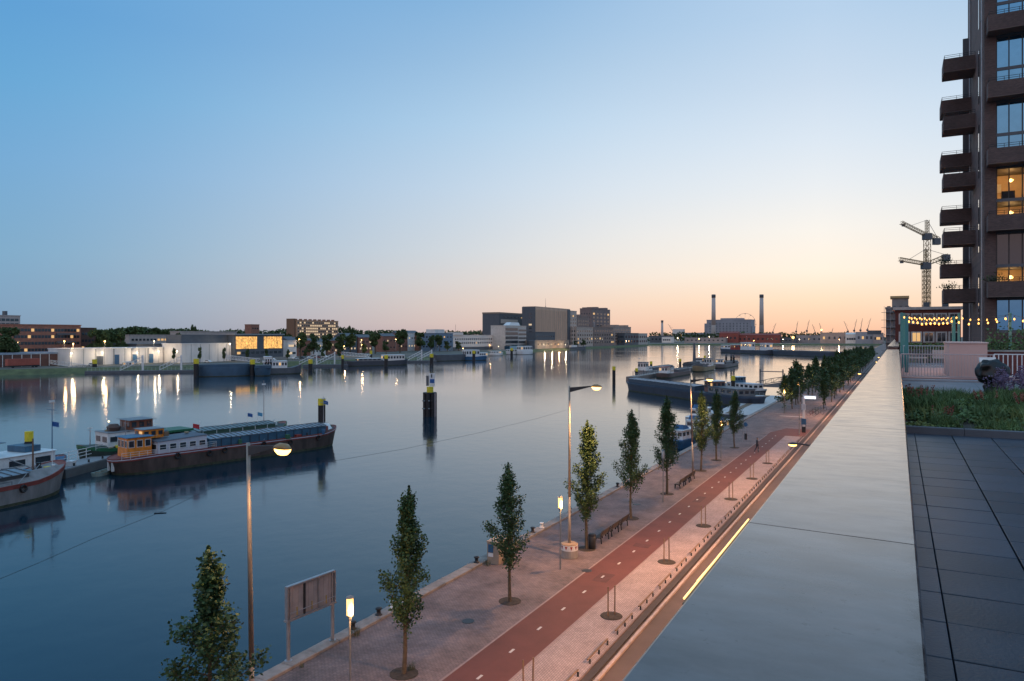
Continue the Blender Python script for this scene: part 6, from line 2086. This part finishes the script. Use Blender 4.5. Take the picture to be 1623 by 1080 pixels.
for i, (px, d, s) in enumerate(((1588, 17.5, 1.5), (1600, 16.8, 1.7), (1612, 17.2, 1.7), (1622, 16.5, 1.7), (1606, 18.5, 1.7), (1618, 19, 1.6))):
    x, y = ad(px, d)
    t = thing('lavender', 'tall purple flowering lavender beside the wrapped object, %s clump' % ORD[i], 'plant', (x, y, TZ + .06), i, 'lavender clumps at the bed end')
    put('foliage', V_t[i % 3], t, sc=(s, s, s * .85))
    if i in (0, 3):
        put('flower_spikes', V_f[0], t, sc=(s, s, s * 1.0))

# object wrapped in black plastic
rnd = random.Random(12)
x, y = ad(1574, 20.2)
t = thing('wrapped_object', 'bulky object wrapped in shiny black plastic in the planting bed', 'wrapped object', (x, y, TZ + .05), .3)
from mathutils import noise as mnoise
M_bag = mat('black_plastic', (.006, .006, .007), .38, var=.3, scale=4)


def lump(cx, cz, rx, ry, rz_, seed, name):
    bm = bmesh.new()
    bmesh.ops.create_icosphere(bm, subdivisions=4, radius=1)
    for v in bm.verts:
        n_ = v.co.normalized()
        f = 1 + .30 * mnoise.noise(n_ * 1.9 + Vector((seed, 0, 0))) + .09 * abs(mnoise.noise(n_ * 4 + Vector((0, seed, 0)))) + .04 * mnoise.noise(n_ * 10 + Vector((0, 0, seed)))
        c_ = n_ * f
        # squarish shoulders
        c_.x = math.copysign(abs(c_.x) ** .75, c_.x); c_.z = math.copysign(abs(c_.z) ** .8, c_.z)
        v.co = Vector((c_.x * rx + cx, c_.y * ry, c_.z * rz_ + cz))
    me = bpy.data.meshes.new(name)
    bm.to_mesh(me); bm.free()
    me.materials.append(M_bag)
    for p_ in me.polygons:
        p_.use_smooth = True
    put(name, me, t)


lump(.04, .24, .26, .26, .30, 3, 'lower_bundle')
lump(-.02, .78, .37, .32, .33, 8, 'upper_bundle')

# step, pink deck, railings
struct(MB().cbox(.07, 5.2, 33.6, 33.95, TZ, TZ + .07, .01).build('pale_step', mat('pale_step', (.34, .32, .33), .7, scale=1)), 'structure')
M_pinkd = mat('pink_deck', (.55, .31, .27), .7, var=.08, scale=.8)
struct(MB().box(.07, 5.0, 35.7, 47, TZ, TZ + .045).build('pink_floor', M_pinkd), 'structure')


def terrace_rail(label, x0, x1, Y, h, n, m, z=TZ, r=.012):
    t = thing('terrace_railing', label, 'railing', (0, Y, z))
    MB().cyl((x0, 0, h), (x1, 0, h), .022, n=6).build('top_rail', m, t)
    MB().cyl((x0, 0, .12), (x1, 0, .12), .018, n=6).build('bottom_rail', m, t)
    bm_ = MB().cyl((0, 0, .12), (0, 0, h), r, n=5).mesh('baluster', m)
    for i in range(n + 1):
        put('baluster', bm_, t, (x0 + (x1 - x0) * i / n, 0, 0))
    for X in (x0, x1):
        MB().box(X - .03, X + .03, -.03, .03, 0, h).build('post', m, t)
    return t


terrace_rail('thin pale railing across the terrace before the pink deck', .12, 3.45, 35.4, 1.05, 30, mat('pale_rail', (.50, .38, .36), .5))
terrace_rail('white railing behind the pink deck in front of the grey yard', .15, 3.2, 48.5, 1.25, 22, mat('pale_blue_rail', (.42, .47, .52), .5))
terrace_rail('white baluster railing before the dark red wall', 3.45, 7.5, 35.2, 1.0, 26, M_white, TZ + .08, .02)
t = thing('pink_wall', 'pale pink rendered wall block at the end of the deck', 'wall')
xa, xb = 33.5 * ((1499 - CX) / F * ca - sa), 33.5 * ((1553 - CX) / F * ca - sa)
MB().cbox(xa, xb, 36.5, 40.5, TZ + .046, TZ + 1.50, .02).build('body', mat('pink_render', (.62, .40, .35), .8, var=.06, scale=1), t)
MB().cbox(xa - .04, xb + .04, 36.46, 40.54, TZ + 1.503, TZ + 1.56, .01).build('cap', mat('pink_cap', (.66, .47, .42), .7), t)
t = thing('red_planter', 'dark red planter wall with hedge at the terrace side', 'planter')
MB().cbox(xb + .06, 14, 38.2, 38.6, TZ, TZ + 1.12, .02).build('wall', mat('dark_red_wall', (.14, .035, .032), .7, scale=2), t)
MB().cbox(xb + .06, 14, 38.15, 38.65, TZ + 1.125, TZ + 1.20, .01).build('coping', M_conc, t)
mb = MB(); rr_ = random.Random(3)
for _ in range(2600):
    leaf_quad(mb, (rr_.uniform(xb + .2, 10), 39.2 + rr_.gauss(0, .3), TZ + .9 + abs(rr_.gauss(.5, .35))), .13, rr_)
mb.build('hedge_foliage', M_g1, t, recalc=False)
t = thing('far_hedge', 'clipped dark hedge in front of the brick house', 'hedge')
mb = MB()
for _ in range(3600):
    leaf_quad(mb, (rr_.uniform(.1, 6.8), 57 + rr_.uniform(-.4, .4), TZ + rr_.uniform(0, 1.35)), .15, rr_)
mb.build('foliage', M_g1, t, recalc=False)
MB().box(.1, 6.8, 56.7, 57.3, TZ - .04, TZ + .9).build('trough', M_slate, t)
# grey yard furniture behind the second railing
for i, (x0, lb) in enumerate(((.5, 'grey lounge table in the yard behind the white railing'), (1.9, 'grey lounge bench beside the yard table'))):
    t = thing('yard_bench', lb, 'bench', (x0, 52, TZ))
    MB().cbox(0, 1.1, 0, .6, .42, .50, .01).build('seat', M_galv, t)
    for a in (.05, 1.0):
        for b_ in (.05, .5):
            MB().box(a, a + .05, b_, b_ + .05, 0, .42).build('leg', M_galv, t)
    if i:
        MB().box(0, 1.1, .55, .6, .5, .95).build('backrest', M_galv, t)
x, y = ad(1598, 24)
t = thing('deck_chair', 'white and grey deck chair behind the lavender', 'chair', (x, y + 4, TZ), .4)
MB().cbox(-.3, .3, -.3, .3, .40, .45, .01).build('seat', M_white, t)
MB().prism_x([(.28, .42), (.34, .42), (.50, 1.0), (.44, 1.0)], -.3, .3).build('backrest', M_white, t)
for a in (-.28, .24):
    for b_ in (-.28, .24):
        MB().box(a, a + .04, b_, b_ + .04, 0, .4).build('leg', M_galv, t)

# pergola posts and string lights
M_turq = mat('turquoise_steel', (.05, .22, .22), .45, var=.12, scale=3)
P = [(1437, 35.5, 'turquoise post closest to the parapet, by the pale railing'), (1511.5, 36.6, 'turquoise post standing before the pink wall'), (1429, 40.5, 'turquoise post behind the first by the parapet'), (1433, 45, 'third turquoise post in line along the parapet'),
     (1519.5, 46, 'turquoise post rising behind the pink wall'), (1601, 40.5, 'turquoise post rising from the hedge')]
PT = []
for px, d, lb in P:
    x, y = ad(px, d)
    t = thing('pergola_post', lb, 'post', (x, y, TZ), 0, 'turquoise posts carrying the string lights')
    H_ = zt(503, d) - TZ + (.05 if d < 40 else .25)
    w_ = .075 if d < 38 else .065
    MB().cbox(-w_, w_, -w_, w_, .0, H_, .01).build('shaft', M_turq, t)
    MB().box(-w_ - .06, w_ + .06, -w_ - .06, w_ + .06, .0, .03).build('foot_plate', M_turq, t)
    PT.append(Vector((x, y, TZ + H_ - .08)))
bulb = MB().lathe([(.01, -.06), (.034, -.038), (.042, 0), (.028, .035), (.015, .06)], 10).mesh('bulb', mat('string_bulb', (1, .7, .3), .3, emit=(1, .40, .07), es=3.4), True)
sock = MB().cyl((0, 0, .06), (0, 0, .12), .022, n=6).mesh('socket', M_black)
ext = Vector(ad(1660, 36)).to_3d(); ext.z = PT[0].z
chains = [(0, 1, 11, .12, 'string of bulbs between the two front posts'), (2, 4, 12, .08, 'string of bulbs between the rear posts'), (3, 4, 11, .17, 'lowest string of bulbs behind the front posts'), (1, 5, 6, .22, 'string of bulbs from the middle post to the hedge post'), (4, 5, 6, .16, 'rear string of bulbs in front of the tower'), (5, None, 4, .1, 'string of bulbs running out at the picture edge')]
for a, b, n, sag, lb in chains:
    p, q = PT[a], (PT[b] if b is not None else ext)
    t = thing('string_light', lb, 'string lights', tuple(p), 0, 'string lights over the terrace')
    mb = MB()
    N = 20
    cur = [p.lerp(q, i / N) - Vector((0, 0, sag * 4 * (i / N) * (1 - i / N))) - p for i in range(N + 1)]
    for i in range(N):
        mb.cyl(cur[i], cur[i + 1], .009, n=4, caps=(False, False))
    mb.build('cable', M_black, t)
    for i in range(n):
        f = (i + .5) / n
        c_ = p.lerp(q, f) - Vector((0, 0, sag * 4 * f * (1 - f))) - p
        put('socket', sock, t, (c_.x, c_.y, c_.z - .14))
        put('bulb', bulb, t, (c_.x, c_.y, c_.z - .16 - R.uniform(0, .06)))
    lamp('string_glow', 'POINT', t, tuple((q - p) * .5 + Vector((0, 0, -.5))), (1, .5, .2), 30, .4)

# ------------------------------------------------------------------ pedestrian on the cycle path
x, y, _ = at(1200, 717, QZ)
person = thing('person', 'walker in dark clothes on the red cycle path near its far end', 'person', (x, y, QZ + .012), -.9)
me = bpy.data.meshes.new('body')
V = [(0, 0, .95), (0, 0, 1.15), (0, .0, 1.38), (0, .0, 1.50), (0, .02, 1.58), (0, .02, 1.72),
     (.10, 0, .90), (.12, .12, .50), (.12, .06, .08), (.12, .20, .03),
     (-.10, 0, .90), (-.11, -.06, .50), (-.11, -.30, .14), (-.11, -.22, .04),
     (.19, 0, 1.40), (.25, -.08, 1.12), (.24, .06, .90), (.24, .12, .82),
     (-.19, 0, 1.40), (-.25, .06, 1.12), (-.23, .22, .95), (-.23, .28, .90)]
Ed = [(0, 1), (1, 2), (2, 3), (3, 4), (4, 5), (0, 6), (6, 7), (7, 8), (8, 9), (0, 10), (10, 11), (11, 12), (12, 13), (2, 14), (14, 15), (15, 16), (16, 17), (2, 18), (18, 19), (19, 20), (20, 21)]
rad = [.15, .14, .16, .06, .085, .09, .095, .065, .05, .04, .095, .065, .05, .04, .07, .05, .04, .035, .07, .05, .04, .035]
me.from_pydata(V, Ed, [])
me.materials.append(mat('dark_clothes', (.035, .04, .055), .8))
body = put('body', me, person)
md_ = body.modifiers.new('skin', 'SKIN')
for i, r_ in enumerate(rad):
    me.skin_vertices[0].data[i].radius = (r_, r_ * .8)
me.skin_vertices[0].data[0].use_root = True
body.modifiers.new('sub', 'SUBSURF').levels = 1
MB().lathe([(.02, -.12), (.07, -.08), (.095, .0), (.085, .07), (.03, .115)], 10, (0, .03, 1.66)).build('face', mat('skin', (.45, .28, .2), .6), person, True)
MB().lathe([(.10, .02), (.105, .06), (.08, .11), (.02, .13)], 10, (0, .01, 1.67)).build('hair', M_black, person, True)
